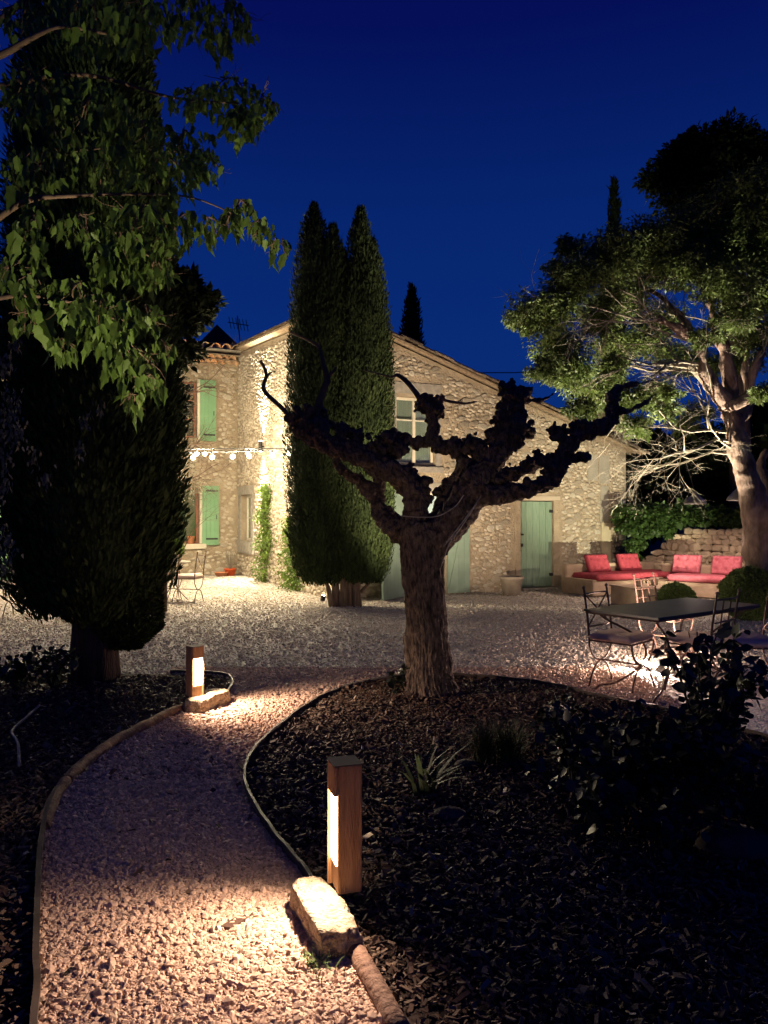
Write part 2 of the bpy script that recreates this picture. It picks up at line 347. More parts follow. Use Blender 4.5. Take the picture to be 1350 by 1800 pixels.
def instancer(name, P, rot, scl, prim, material, label, cat, val=None):
    """one 'stuff' object: a point cloud that instances a small solid by geometry nodes"""
    me = bpy.data.meshes.new(name); me.vertices.add(len(P)); me.vertices.foreach_set('co', np.asarray(P, np.float32).ravel())
    a = me.attributes.new('rot', 'FLOAT_VECTOR', 'POINT'); a.data.foreach_set('vector', np.asarray(rot, np.float32).ravel())
    a = me.attributes.new('scl', 'FLOAT_VECTOR', 'POINT'); a.data.foreach_set('vector', np.asarray(scl, np.float32).ravel())
    me.materials.append(material)
    o = bpy.data.objects.new(name, me); C.objects.link(o)
    ng = bpy.data.node_groups.new(name + '_scatter', 'GeometryNodeTree'); N = ng.nodes; L = ng.links
    ng.interface.new_socket('Geometry', in_out='INPUT', socket_type='NodeSocketGeometry'); ng.interface.new_socket('Geometry', in_out='OUTPUT', socket_type='NodeSocketGeometry')
    gi = N.new('NodeGroupInput'); go = N.new('NodeGroupOutput'); ip = N.new('GeometryNodeInstanceOnPoints')
    m2p = N.new('GeometryNodeMeshToPoints'); L.new(gi.outputs[0], m2p.inputs[0])
    if prim == 'pebble':
        pr = N.new('GeometryNodeMeshIcoSphere'); pr.inputs['Radius'].default_value = 1; pr.inputs['Subdivisions'].default_value = 1
    else:
        pr = N.new('GeometryNodeMeshCube'); pr.inputs['Size'].default_value = (2, 2, 2)
    sp = N.new('GeometryNodeSetPosition'); nz = N.new('ShaderNodeTexNoise'); nz.inputs['Scale'].default_value = 1.7
    vm = N.new('ShaderNodeVectorMath'); vm.operation = 'SUBTRACT'; vm.inputs[1].default_value = (0.5, 0.5, 0.5); L.new(nz.outputs['Color'], vm.inputs[0])
    L.new(pr.outputs[0], sp.inputs[0]); L.new(vm.outputs[0], sp.inputs['Offset'])
    sm = N.new('GeometryNodeSetMaterial'); sm.inputs['Material'].default_value = material; L.new(sp.outputs[0], sm.inputs[0])
    L.new(m2p.outputs[0], ip.inputs['Points']); L.new(sm.outputs[0], ip.inputs['Instance'])
    for nm, sock in (('rot', 'Rotation'), ('scl', 'Scale')):
        at_ = N.new('GeometryNodeInputNamedAttribute'); at_.data_type = 'FLOAT_VECTOR'; at_.inputs[0].default_value = nm
        if sock == 'Rotation':
            e = N.new('FunctionNodeEulerToRotation'); L.new(at_.outputs[0], e.inputs[0]); L.new(e.outputs[0], ip.inputs[sock])
        else: L.new(at_.outputs[0], ip.inputs[sock])
    L.new(ip.outputs[0], go.inputs[0])
    md = o.modifiers.new('scatter', 'NODES'); md.node_group = ng
    return tag(o, label, cat, kind='stuff')

# ================================================================== GROUND
def sheet(name, poly, z, m):
    me = bpy.data.meshes.new(name); bm = bmesh.new()
    f = bm.faces.new([bm.verts.new((p[0], p[1], z)) for p in poly]); bmesh.ops.triangulate(bm, faces=[f]); bmesh.ops.recalc_face_normals(bm, faces=bm.faces[:])
    for ff in bm.faces:
        if ff.normal.z < 0: ff.normal_flip()
    bm.to_mesh(me); bm.free(); o = link(name, me, m); o['kind'] = 'structure'; return o
sheet('ground', [(-250, -60), (250, -60), (250, 400), (-250, 400)], -0.03, M_GROUND)
sheet('courtyard', [(-14, -1), (13, -1), (13, 24), (-14, 24)], -0.008, M_GRAVEL)
LEFT_EDGE = [gp(*q) for q in ((345, 1245), (280, 1268), (200, 1312), (130, 1365), (90, 1420), (72, 1500), (67, 1600), (64, 1700), (62, 1800))]
LEFT_EDGE.append(Vector((-0.75, 1.4, 0))); LEFT_EDGE.append(Vector((-0.6, -0.5, 0)))
RIGHT_EDGE = [gp(*q) for q in ((1350, 1305), (1200, 1262), (1060, 1232), (960, 1208), (850, 1196), (750, 1192), (640, 1205), (560, 1235), (490, 1285), (445, 1330), (430, 1370), (440, 1410), (480, 1475), (530, 1535), (575, 1600), (620, 1660), (660, 1730), (700, 1800))]
RIGHT_EDGE.append(Vector((0.25, 1.2, 0))); RIGHT_EDGE.append(Vector((0.35, -0.5, 0)))
LE = smooth_line(LEFT_EDGE); RE = smooth_line(RIGHT_EDGE)
LBED_TOP = [gp(*q) for q in ((408, 1205), (400, 1192), (370, 1188), (300, 1186), (180, 1184), (60, 1186), (-100, 1190))]
BED_L = [tuple(p[:2]) for p in LE] + [(-9, -0.5), (-9, 7.3)] + [tuple(p[:2]) for p in reversed(LBED_TOP)] + [tuple(gp(400, 1225)[:2])]
BED_R = [tuple(p[:2]) for p in RE] + [(9, -0.5), (9, 3.6), (4.5, 5.0)]
sheet('left_garden_bed', BED_L, 0.006, M_MULCHBED)
sheet('right_garden_bed', BED_R, 0.006, M_MULCHBED)
PATH = [tuple(p[:2]) for p in LE] + [tuple(p[:2]) for p in reversed(RE[36:])]
sheet('gravel_path', PATH, -0.003, M_PATHBASE)
# path gravel
def ground_pts(n, x0, x1, y0, y1):
    return np.stack([jit(x0, x1, n), jit(y0, y1, n)], 1)
def free_mask(p):
    return ~(in_poly(p[:, 0], p[:, 1], BED_L) | in_poly(p[:, 0], p[:, 1], BED_R))
def pebbles(name, p, size, flat, m, label, zb=0.004):
    n = len(p); s = size * np.exp(RNG.normal(0, 0.28, n))
    scl = np.stack([s, s * jit(0.42, 0.75, n), s * flat * jit(0.6, 1.1, n)], 1)
    P = np.concatenate([p, (zb + jit(0, 0.6, n) * s)[:, None]], 1)
    rot = np.stack([RNG.normal(0, 0.45, n), RNG.normal(0, 0.45, n), jit(0, 6.28, n)], 1)
    return instancer(name, P, rot, scl, 'pebble', m, label, 'gravel')
p = ground_pts(190000, -2.1, 0.6, 1.9, 4.6); p = p[free_mask(p)]
keep = RNG.random(len(p)) < np.clip((4.9 - p[:, 1]) / 1.6, 0.45, 1); p = p[keep]
pebbles('path_gravel', p, 0.0108, 0.5, M_PEBBLE, 'pinkish crushed gravel covering the winding path between the beds')
p = ground_pts(70000, -2.2, 2.5, 4.4, 8.0); p = p[free_mask(p)]
pebbles('middle_gravel', p, 0.0135, 0.5, M_PEBBLE, 'gravel around the far bollard where the path meets the yard')
p = ground_pts(170000, -9.5, 8.0, 7.0, 20); p = p[free_mask(p)]
p = p[(np.abs(p[:, 0]) < p[:, 1] * 0.52)]
p = p[(p[:, 1] < 14.4 + 0.47 * (p[:, 0] + 0.96)) | (p[:, 0] < -0.96)]
pebbles('yard_gravel', p, 0.0145, 0.34, M_PEBBLEF, 'pale gravel spread over the courtyard in front of the house', 0.0)

# mulch chips
def chips(name, poly, n, box, size, label, m=M_CHIP, maxd=8.0, zmax=0.03):
    p = ground_pts(n, *box); k = in_poly(p[:, 0], p[:, 1], poly) & (np.abs(p[:, 0]) < p[:, 1] * 0.56 + 0.3); p = p[k]; n = len(p)
    s = size * np.exp(RNG.normal(0, 0.4, n))
    scl = np.stack([s, s * jit(0.2, 0.5, n), s * jit(0.06, 0.16, n)], 1)
    P = np.concatenate([p, (0.008 + jit(0, zmax, n))[:, None]], 1)
    rot = np.stack([RNG.normal(0, 0.45, n), RNG.normal(0, 0.45, n), jit(0, 6.28, n)], 1)
    return instancer(name, P, rot, scl, 'cube', m, label, 'mulch')
chips('bark_mulch', BED_L, 60000, (-4.6, -0.6, 1.9, 7.5), 0.014, 'brown bark mulch covering the bed under the big dark cypress')
chips('garden_mulch', BED_R, 90000, (-1.0, 4.0, 1.9, 7.7), 0.0125, 'brown bark mulch covering the bed round the pollarded tree')
chips('dry_leaf_litter', BED_R, 1300, (-1.0, 4.0, 1.9, 7.7), 0.012, 'pale dry leaves lying scattered over the dark mulch', M_LITTER, zmax=0.045)
chips('leaf_litter', BED_L, 500, (-4.6, -0.6, 1.9, 7.5), 0.015, 'pale dry leaf bits scattered under the big cypress', M_LITTER, zmax=0.045)

# fallen leaves and bits on the gravel
p = ground_pts(1100, -2.0, 2.0, 2.0, 7.5); p = p[free_mask(p)]; n_ = len(p); s_ = 0.011 * np.exp(RNG.normal(0, .5, n_))
instancer('fallen_leaves', np.concatenate([p, np.full((n_, 1), 0.016)], 1), np.stack([RNG.normal(0, .35, n_), RNG.normal(0, .35, n_), jit(0, 6.28, n_)], 1), np.stack([s_, s_ * jit(.25, .6, n_), s_ * .08], 1), 'cube', M_CHIP, 'brown leaf bits and bark scraps fallen on the gravel path', 'leaves')

# edging
def wall_strip(name, pts, w, h, m, label, cat='edging'):
    mb = MB(); P = [Vector(p) for p in pts]; vs_ = []; fs = []
    for i, p in enumerate(P):
        d = (P[min(i + 1, len(P) - 1)] - P[max(i - 1, 0)]); d.z = 0; d.normalize(); n = Vector((-d.y, d.x, 0)) * w / 2
        hh = h * (1 + 0.06 * math.sin(i * 1.7))
        vs_ += [p + n + Vector((0, 0, -0.02)), p + n + Vector((0, 0, hh)), p - n + Vector((0, 0, hh)), p - n + Vector((0, 0, -0.02))]
    for i in range(len(P) - 1):
        for k in range(4): fs.append((i * 4 + k, i * 4 + (k + 1) % 4, (i + 1) * 4 + (k + 1) % 4, (i + 1) * 4 + k))
    fs += [(3, 2, 1, 0), tuple((len(P) - 1) * 4 + k for k in range(4))]
    return tag(mb.add(vs_, fs).build(name, m), label, cat)
wall_strip('bed_edging', RE[0:14 * 6], 0.016, 0.055, M_STRIP, 'thin bent strip edging the bed around the pollarded tree')
wall_strip('bed_edging', smooth_line([gp(352, 1245)] + [gp(*q) for q in ((388, 1232), (405, 1215), (409, 1203), (400, 1192), (370, 1187), (300, 1185))]), 0.014, 0.045, M_STRIP, 'thin strip curving behind the far bollard round the left bed')
wall_strip('bed_edging', LE[5 * 6 - 8:], 0.022, 0.06, M_STRIP, 'straight thin strip edging the left bed near the bottom left')
wall_strip('bed_edging', RE[15 * 6:], 0.012, 0.03, M_STRIP, 'thin strip behind the near round timber edging')
def timber(q0, q1, r, label):
    a = gp(*q0); b = gp(*q1); n = 7; mb = MB(); pts = []; rr = []
    for i in range(n):
        t = i / (n - 1); p = a.lerp(b, t); p.z = r * 0.62 + 0.004 * math.sin(i * 2.1); pts.append(p); rr.append(r * (1 + 0.05 * math.sin(i * 1.3)))
    o = mb.tube(pts, rr, 14).build('timber_edging', M_TIMBER, smooth=False)
    for f in o.data.polygons: f.use_smooth = len(f.vertices) == 4
    return tag(o, label, 'edging', 'round timbers edging the path')
def curved_timber(qs, r, label):
    P_ = smooth_line([gp(*q) for q in qs], 7); P_ = [Vector((p_.x, p_.y, r * 0.6 + 0.003 * math.sin(i * 1.3))) for i, p_ in enumerate(P_)]
    o = MB().tube(P_, [r * (1 + 0.06 * math.sin(i * 0.9)) for i in range(len(P_))], 14).build('timber_edging', M_TIMBER)
    for f in o.data.polygons: f.use_smooth = len(f.vertices) == 4
    return tag(o, label, 'edging', 'round timbers edging the path')
curved_timber([(342, 1243), (300, 1258), (262, 1278), (215, 1302), (186, 1320)], 0.040, 'long bent timber edging touching the far bollard stone')
curved_timber([(188, 1319), (150, 1347), (117, 1379)], 0.038, 'middle timber edging piece at the bend of the path')
curved_timber([(117, 1379), (95, 1412), (76, 1462)], 0.034, 'darkest timber piece where the left edging turns downwards')
timber((600, 1632), (712, 1840), 0.036, 'round timber edging below the near bollard stone')

# bollards
def block_mesh(L_, W_, H_, seed):
    bm = bmesh.new(); bmesh.ops.create_cube(bm, size=1)
    bmesh.ops.subdivide_edges(bm, edges=bm.edges[:], cuts=17, use_grid_fill=True)
    V = np.array([v.co[:] for v in bm.verts])
    r = np.maximum(np.abs(V[:, 0]) * 2, np.abs(V[:, 1]) * 2); 
    k = np.linalg.norm(V, axis=1, keepdims=True); V2 = V * (1 - 0.13 * np.clip((k - 0.62) / 0.25, 0, 1))
    V2 = V2 * np.array([L_, W_, H_]); nn = V / k
    d = (vn(V2, 60, seed + 7) - 0.5) * 0.009 + (vn(V2, 24, seed) - 0.5) * 0.022 + (vn(V2, 9, seed + 3) - 0.5) * 0.03
    V2 = V2 + nn * d[:, None]; V2[:, 2] += H_ / 2
    for v, c in zip(bm.verts, V2): v.co = c
    me = bpy.data.meshes.new('stone_block'); bm.to_mesh(me); bm.free(); return me
def bollard(center, ang, side, h, w, label, energy, tgt, cone, tz=0.125):
    # post with the lower part of one face cut back and an LED under the overhang; local -X is the lit face when side=-1
    root = empty('bollard_light', (center[0], center[1], 0), ang, label, 'bollard light', 'wooden bollard lights along the path')
    z0, zt = tz - 0.01, tz + h; zn = tz + h * 0.76; rec = w * 0.16; s = side
    a = w / 2
    x_in = s * (a - rec)
    MB().box((min(-s * a, x_in), -a, z0), (max(-s * a, x_in), a, zt)).build('post', M_WOOD, root, bevel=0.003)
    xo0, xo1 = sorted((x_in + s * 0.001, s * a))
    MB().box((xo0, -a, zn), (xo1, a, zt)).build('overhang', M_WOOD, root, bevel=0.003)
    MB().box((xo0, a - 0.010, z0), (xo1 + 0.0 * s, a, zn - 0.001)).build('side_cheek', M_WOOD, root)
    px_ = sorted((x_in + s * 0.0005, x_in + s * 0.006)); MB().box((px_[0], -a + 0.014, zn - h * 0.56), (px_[1], a - 0.014, zn - 0.002)).build('led_panel', M_LEDW, root)
    MB().box((xo0 + 0.006, -a + 0.02, zn - 0.006), (xo1 - 0.004, a - 0.012, zn - 0.001)).build('led_strip', M_LEDW, root)
    MB().box((-s * a - 0.001, -a - 0.001, zt), (s * a * 1.0 + 0.001, a + 0.001, zt + 0.004)).build('top_cap', mat('cap_wood', (0.12, 0.08, 0.06), rough=0.8), root) if s > 0 else \
        MB().box((s * a - 0.001, -a - 0.001, zt), (-s * a + 0.001, a + 0.001, zt + 0.004)).build('top_cap', mat('cap_wood', (0.12, 0.08, 0.06), rough=0.8), root)
    M4 = Matrix.Translation(root.location) @ Matrix.Rotation(ang, 4, 'Z')
    src = M4 @ Vector((s * (a + 0.004), 0, zn - 0.03))
    l = lamp('SPOT', 'bollard_lamp', src, tgt, energy, WARM, 0.022, cone, 0.9)
    l.parent = root; l.matrix_parent_inverse = M4.inverted()
    return root
NB = Vector((-0.158, 3.07, 0))
bollard(NB, R(17), -1, 0.49, 0.115, 'near tall wooden bollard light, lit slot facing the path', E['near_bollard'], gp(415, 1740), 138)
FB = Vector((-1.555, 6.32, 0))
bollard(FB, -R(42), 1, 0.395, 0.105, 'far small wooden bollard light beside the left bed', E['far_bollard'], gp(440, 1252), 128)
def stone_under(p, ang, L_, W_, H_, label, seed):
    o = link('stone_block', block_mesh(L_, W_, H_, seed), M_BLOCK, None, p, True); o.rotation_euler = (0, 0, ang)
    return tag(o, label, 'stone', 'stone blocks under the bollards')
stone_under((-0.232, 2.95, -0.01), math.atan2(-0.38, 0.155), 0.43, 0.16, 0.125, 'rough long stone block at the foot of the near bollard', 3)
stone_under((-1.46, 6.36, -0.01), R(66), 0.42, 0.2, 0.135, 'rough stone block at the foot of the far bollard', 9)

# ================================================================== HOUSE
C0 = Vector((-0.96, 14.41, 0)); u = Vector((0.904, 0.427, 0)).normalized(); v = Vector((-u.y, u.x, 0))
def hp(s, t, z=0.0): return C0 + u * s + v * t + Vector((0, 0, z))
house = empty('stone_house', C0, 0, 'two storey rubble stone farmhouse with green shutters and sloping tiled roof', 'house')
HINV = Matrix.Translation(C0).inverted()
def child(o):
    o.parent = house; o.matrix_parent_inverse = HINV; return o
class Wall:
    def __init__(s, O, A, N, length, top, name): s.O, s.A, s.N, s.len, s.top, s.name = O, A, N, length, top, name; s.op = []; s.ban = []
    def pt(s, a, z, off=0.0): return s.O + s.A * a + s.N * off + Vector((0, 0, z))
    def mtx(s, a, z, off=0.0):   # local x along wall, y outward, z up
        p = s.pt(a, z, off); m = Matrix(((s.A.x, s.N.x, 0, p.x), (s.A.y, s.N.y, 0, p.y), (0, 0, 1, p.z), (0, 0, 0, 1))); return m
    def build(s):
        mb = MB(); A_ = sorted(set([0, s.len] + [q for o in s.op for q in (o[0], o[1])] + list(np.linspace(0, s.len, 7))))
        Z_ = sorted(set([0.0, 0.02] + [q for o in s.op for q in (o[2], o[3])]))
        if Z_[0] != 0: Z_ = [0.0] + Z_
        for i in range(len(A_) - 1):
            a0, a1 = A_[i], A_[i + 1]; am = (a0 + a1) / 2
            for j in range(len(Z_)):
                z0 = Z_[j]; z1 = Z_[j + 1] if j + 1 < len(Z_) else None
                if z1 is not None:
                    zm = (z0 + z1) / 2
                    if any(o[0] < am < o[1] and o[2] < zm < o[3] for o in s.op): continue
                    mb.add([s.pt(a0, z0), s.pt(a1, z0), s.pt(a1, z1), s.pt(a0, z1)], [(0, 1, 2, 3)])
                else:
                    mb.add([s.pt(a0, z0), s.pt(a1, z0), s.pt(a1, s.top(a1)), s.pt(a0, s.top(a0))], [(0, 1, 2, 3)])
        for (a0, a1, z0, z1) in s.op:
            dp = -0.28; c = [(a0, z0), (a1, z0), (a1, z1), (a0, z1)]
            for k in range(4):
                p, q = c[k], c[(k + 1) % 4]
                mb.add([s.pt(*p), s.pt(*q), s.pt(q[0], q[1], dp), s.pt(p[0], p[1], dp)], [(0, 1, 2, 3)])
        child(mb.build('wall', M_MORTAR))
    def stones(s, rmin, rmax, tries, cover=1.02, amax=None):
        grid = {}; out = []; cs = rmax * 2.6
        for _ in range(tries):
            a = random.uniform(0.05, s.len - 0.03); z = random.uniform(0.03, s.top(a) - 0.14)
            r = rmin + (rmax - rmin) * random.random() ** 2.2
            ra = r * random.uniform(1.0, 1.5); rz = r * random.uniform(0.6, 0.95)
            if a - ra < 0.0 or a + ra > s.len: continue
            if any(o[0] - ra < a < o[1] + ra and o[2] - rz < z < o[3] + rz for o in s.op + s.ban): continue
            gi, gj = int(a / cs), int(z / cs); ok = True
            for di in (-1, 0, 1):
                for dj in (-1, 0, 1):
                    for (b, zz, rb, rzz) in grid.get((gi + di, gj + dj), ()):
                        if ((a - b) / (ra + rb)) ** 2 + ((z - zz) / (rz + rzz)) ** 2 < cover ** 2: ok = False; break
                    if not ok: break
                if not ok: break
            if ok: grid.setdefault((gi, gj), []).append((a, z, ra, rz)); out.append((a, z, ra, rz))
        return out
def stone_template(k, n=8):
    rr = [1.03 + random.uniform(-0.26, 0.22) for _ in range(n)]
    V = []
    for lvl, (sc, h) in enumerate(((1.0, -0.3), (0.93, 0.55), (0.62, 1.0))):
        for i in range(n):
            a = 2 * math.pi * i / n; V.append((rr[i] * sc * math.cos(a), h * (1 + random.uniform(-0.15, 0.15)), rr[i] * sc * math.sin(a)))
    F = []
    for l in range(2):
        for i in range(n): F.append((l * n + i, l * n + (i + 1) % n, (l + 1) * n + (i + 1) % n, (l + 1) * n + i))
    F.append(tuple(2 * n + i for i in range(n))); return V, F
STONE_T = [stone_template(k) for k in range(10)]
STONE_ME = []
for V_, F_ in STONE_T:
    me = bpy.data.meshes.new('stone'); me.from_pydata(V_, [], F_); me.materials.append(M_STONE); STONE_ME.append(me)

WG = Wall(hp(0, 0), u, -v, 7.14, lambda a: 5.36 - 0.322 * a, 'gable')
WL = Wall(hp(0, 0), v, -u, 7.0, lambda a: 5.36 + 0.085 * a, 'side')
WW = Wall(hp(0, 7.0), -u, -v, 8.0, lambda a: 5.66, 'wing')
WG.op = [(1.33, 2.20, 2.58, 3.92), (1.64, 2.42, 0.0, 2.05), (4.25, 5.11, 0.04, 1.90)]
WG.ban = [(1.15, 2.38, 2.35, 4.3), (1.05, 3.0, 0, 2.3), (4.02, 5.32, 0, 2.06), (6.05, 6.65, 2.35, 2.95), (6.42, 6.72, 0.25, 2.35), (5.3, 7.1, 0.0, 0.12)]
WL.op = [(5.62, 6.6, 0.92, 2.12)]
WL.ban = [(5.35, 6.88, 0.55, 2.35)]
WW.op = [(1.09, 1.98, 3.62, 5.12), (1.03, 2.0, 0.84, 2.34), (5.2, 6.2, 0.02, 2.2)]
WW.ban = [(0.55, 2.1, 3.5, 5.2), (0.5, 2.1, 0.68, 2.42), (5.0, 6.4, 0, 2.35)]
for w in (WG, WL, WW): w.build()
# plain walls that close the building
mb = MB()
mb.add([hp(7.14, 0, 0), hp(7.14, 9, 0), hp(7.14, 9, 3.85), hp(7.14, 0, 3.05)], [(0, 1, 2, 3)])
mb.add([hp(-8, 12, 0), hp(7.14, 12, 0), hp(7.14, 12, 3.0), hp(-8, 12, 3.0)], [(0, 1, 2, 3)])
child(mb.build('rear_wall', M_MORTAR))
cands = []
for w, a in ((WG, w_) for w_ in [WG.stones(0.04, 0.11, 30000, 0.84)] for w in [WG]): cands += [(w,) + q for q in a]
cands += [(WL,) + q for q in WL.stones(0.038, 0.085, 30000, 0.86)]
cands += [(WW,) + q for q in WW.stones(0.05, 0.13, 14000, 0.86) if q[0] < 7.5]
def px_size(c):
    w, a, z, ra, rz = c; p = w.pt(a, z); vis = (p.x / p.y)
    x = 675 + vis * FPX
    if 512 < x < 690 or x < 300: return -1
    return math.sqrt(ra * rz) / p.y * (1.3 if w is WG else 0.8)
cands.sort(key=px_size, reverse=True)
for i, (w, a, z, ra, rz) in enumerate(cands[:290]):
    o = bpy.data.objects.new('stone', random.choice(STONE_ME)); C.objects.link(o)
    m = w.mtx(a, z, 0.0) @ Matrix.Rotation(random.uniform(-0.3, 0.3), 4, 'Y') @ Matrix.Diagonal((ra, random.uniform(0.014, 0.034), rz, 1))
    o.matrix_world = m; o.parent = house; o.matrix_parent_inverse = HINV
for w in (WG, WL, WW):
    sel = [c for c in cands[290:] if c[0] is w]
    allV = []; L_ = []; S_ = []; off = 0
    for (_, a, z, ra, rz) in sel:
        V_, F_ = random.choice(STONE_T); an = random.uniform(-0.35, 0.35); ca, sa = math.cos(an), math.sin(an); dp = random.uniform(0.012, 0.032)
        T = np.array(V_); X = T[:, 0] * ra; Z = T[:, 2] * rz; x = X * ca - Z * sa + a; zz = X * sa + Z * ca + z; y = T[:, 1] * dp
        O3 = np.array(w.O); P = O3[None] + x[:, None] * np.array(w.A)[None] + y[:, None] * np.array(w.N)[None]; P[:, 2] += zz
        allV.append(P)
        for f in F_: L_.extend([q + off for q in f]); S_.append(len(f))
        off += len(V_)
    me = fastmesh('wall_rubble', np.concatenate(allV), L_, S_); o = child(link('wall_rubble', me, M_STONE)); o['kind'] = 'stuff'
def wbox(w, a0, a1, z0, z1, y0, y1, name, m, parent=None, bevel=0, label=None):
    o = MB().box((0, y0, 0), (a1 - a0, y1, z1 - z0)).build(name, m, None, bevel=bevel)
    mw = w.mtx(a0, z0)
    if parent is None or parent is house:
        o.parent = house; o.matrix_parent_inverse = HINV; o.matrix_basis = mw
    else:
        o.parent = parent; o.matrix_parent_inverse = (house.matrix_basis @ HINV @ parent.matrix_basis).inverted() if False else parent['_mw_inv'] if '_mw_inv' in parent else Matrix.Identity(4)
        o.matrix_basis = mw
    if label: o['label'] = label
    return o
def sub(parent_obj, mw_parent, w, a0, a1, z0, z1, y0, y1, name, m, bevel=0):
    """sub-part: a box given in wall coordinates under a part that was placed with matrix mw_parent"""
    o = MB().box((0, y0, 0), (a1 - a0, y1, z1 - z0)).build(name, m, None, bevel=bevel)
    o.parent = parent_obj; o.matrix_parent_inverse = mw_parent.inverted(); o.matrix_basis = w.mtx(a0, z0); return o
# plaster patches on the gable wall
wbox(WG, 6.05, 6.33, 2.36, 2.93, -0.01, 0.012, 'plaster_patch', M_PLASTER); wbox(WG, 6.37, 6.65, 2.30, 2.93, -0.01, 0.014, 'plaster_patch', M_PLASTER)
wbox(WG, 6.44, 6.69, 0.30, 1.42, -0.01, 0.015, 'plaster_patch', mat('pale_plaster', (0.36, 0.30, 0.20), (0.42, 0.36, 0.24), rough=0.95, scale=4)); wbox(WG, 6.40, 6.62, 1.45, 2.25, -0.01, 0.012, 'plaster_patch', M_PLASTER)
wbox(WG, 1.2, 2.34, 3.98, 4.20, -0.01, 0.02, 'lintel', M_LINTEL)
wbox(WG, 1.22, 1.325, 2.56, 3.96, -0.02, 0.018, 'jamb', M_LINTEL); wbox(WG, 2.205, 2.32, 2.56, 3.96, -0.02, 0.018, 'jamb', M_LINTEL)
wbox(WG, 1.22, 2.36, 2.44, 2.555, -0.05, 0.06, 'sill', M_LINTEL, bevel=0.008)
wbox(WG, 4.12, 4.245, 0.0, 1.905, -0.02, 0.016, 'jamb', M_MORTAR); wbox(WG, 5.115, 5.26, 0.0, 1.905, -0.02, 0.016, 'jamb', M_MORTAR)
wbox(WG, 4.10, 5.28, 1.91, 2.0, -0.05, 0.022, 'lintel', mat('pale_lintel', (0.36, 0.30, 0.22), rough=0.9))
wbox(WG, 4.2, 5.2, -0.02, 0.06, -0.02, 0.20, 'door_step', M_LINTEL, bevel=0.01)
wbox(WG, 1.1, 2.55, 2.06, 2.24, -0.01, 0.02, 'lintel', M_PLASTER)
# casement windows
def window(w, a0, a1, z0, z1, depth, frame_m, fw=0.045, cols=2, rows=3, back=M_CURTAIN, label=None):
    mw = w.mtx(a0, z0)
    mb = MB(); W_ = a1 - a0; H_ = z1 - z0
    y0, y1 = -depth - 0.05, -depth
    mb.box((0, y0, 0), (fw, y1, H_)); mb.box((W_ - fw, y0, 0), (W_, y1, H_)); mb.box((fw, y0, 0), (W_ - fw, y1, fw)); mb.box((fw, y0, H_ - fw), (W_ - fw, y1, H_))
    o = mb.build('window', frame_m); o.parent = house; o.matrix_parent_inverse = HINV; o.matrix_basis = mw
    if label: o['label'] = label
    for c in range(1, cols):
        x = W_ * c / cols; sub(o, mw, w, a0 + x - 0.03, a0 + x + 0.03, z0 + fw + 0.001, z1 - fw - 0.001, -depth - 0.045, -depth + 0.008, 'mullion', frame_m)
    for r in range(1, rows):
        zz = z0 + H_ * r / rows
        for c in range(cols):
            x0 = a0 + (fw if c == 0 else W_ * c / cols + 0.032); x1 = a0 + (W_ - fw if c == cols - 1 else W_ * (c + 1) / cols - 0.032)
            sub(o, mw, w, x0, x1, zz - 0.012, zz + 0.012, -depth - 0.035, -depth - 0.005, 'glazing_bar', frame_m)
    for c in range(cols):
        x0 = a0 + W_ * c / cols + fw * 0.7; x1 = a0 + W_ * (c + 1) / cols - fw * 0.7
        sub(o, mw, w, x0, x1, z0 + fw, z1 - fw, -depth - 0.028, -depth - 0.022, 'pane', M_GLASS)
    sub(o, mw, w, a0 + 0.01, a1 - 0.01, z0 + 0.01, z1 - 0.01, -depth - 0.13, -depth - 0.10, 'curtain', back)
    return o
window(WG, 1.335, 2.195, 2.585, 3.915, 0.10, M_CREAM, 0.05, 2, 3, M_CURTAIN)
window(WL, 5.625, 6.595, 0.925, 2.115, 0.14, M_CREAM, 0.06, 2, 2, M_ROOM, 'cream casement with a lit room behind')
window(WW, 1.095, 1.975, 3.625, 5.115, 0.10, M_REDFRAME, 0.06, 2, 3, M_DARK)
window(WW, 1.035, 1.995, 0.845, 2.335, 0.10, M_REDFRAME, 0.06, 1, 1, mat('room_green', (0.10, 0.13, 0.07), rough=0.9))
window(WG, 1.645, 2.415, 0.02, 2.045, 0.16, M_CREAM, 0.06, 2, 2, M_ROOM)
wbox(WG, 2.0, 2.38, 0.05, 2.0, -0.34, -0.30, 'red_curtain', M_REDCURTAIN)
for q in ((5.36, 5.615, 0.74, 2.32), (6.605, 6.86, 0.74, 2.32)): wbox(WL, *q, -0.03, 0.03, 'jamb', M_LINTEL)
wbox(WL, 5.32, 6.9, 2.125, 2.34, -0.02, 0.04, 'lintel', M_LINTEL); wbox(WL, 5.32, 6.9, 0.60, 0.91, -0.10, 0.06, 'sill', M_LINTEL, bevel=0.01)
wbox(WW, 0.86, 2.1, 0.70, 0.835, -0.2, 0.10, 'sill', M_CREAM, bevel=0.012)
wbox(WW, 0.99, 1.085, 3.55, 5.18, -0.02, 0.025, 'jamb', M_CREAM); wbox(WW, 0.94, 1.02, 0.845, 2.38, -0.02, 0.025, 'jamb', M_CREAM)
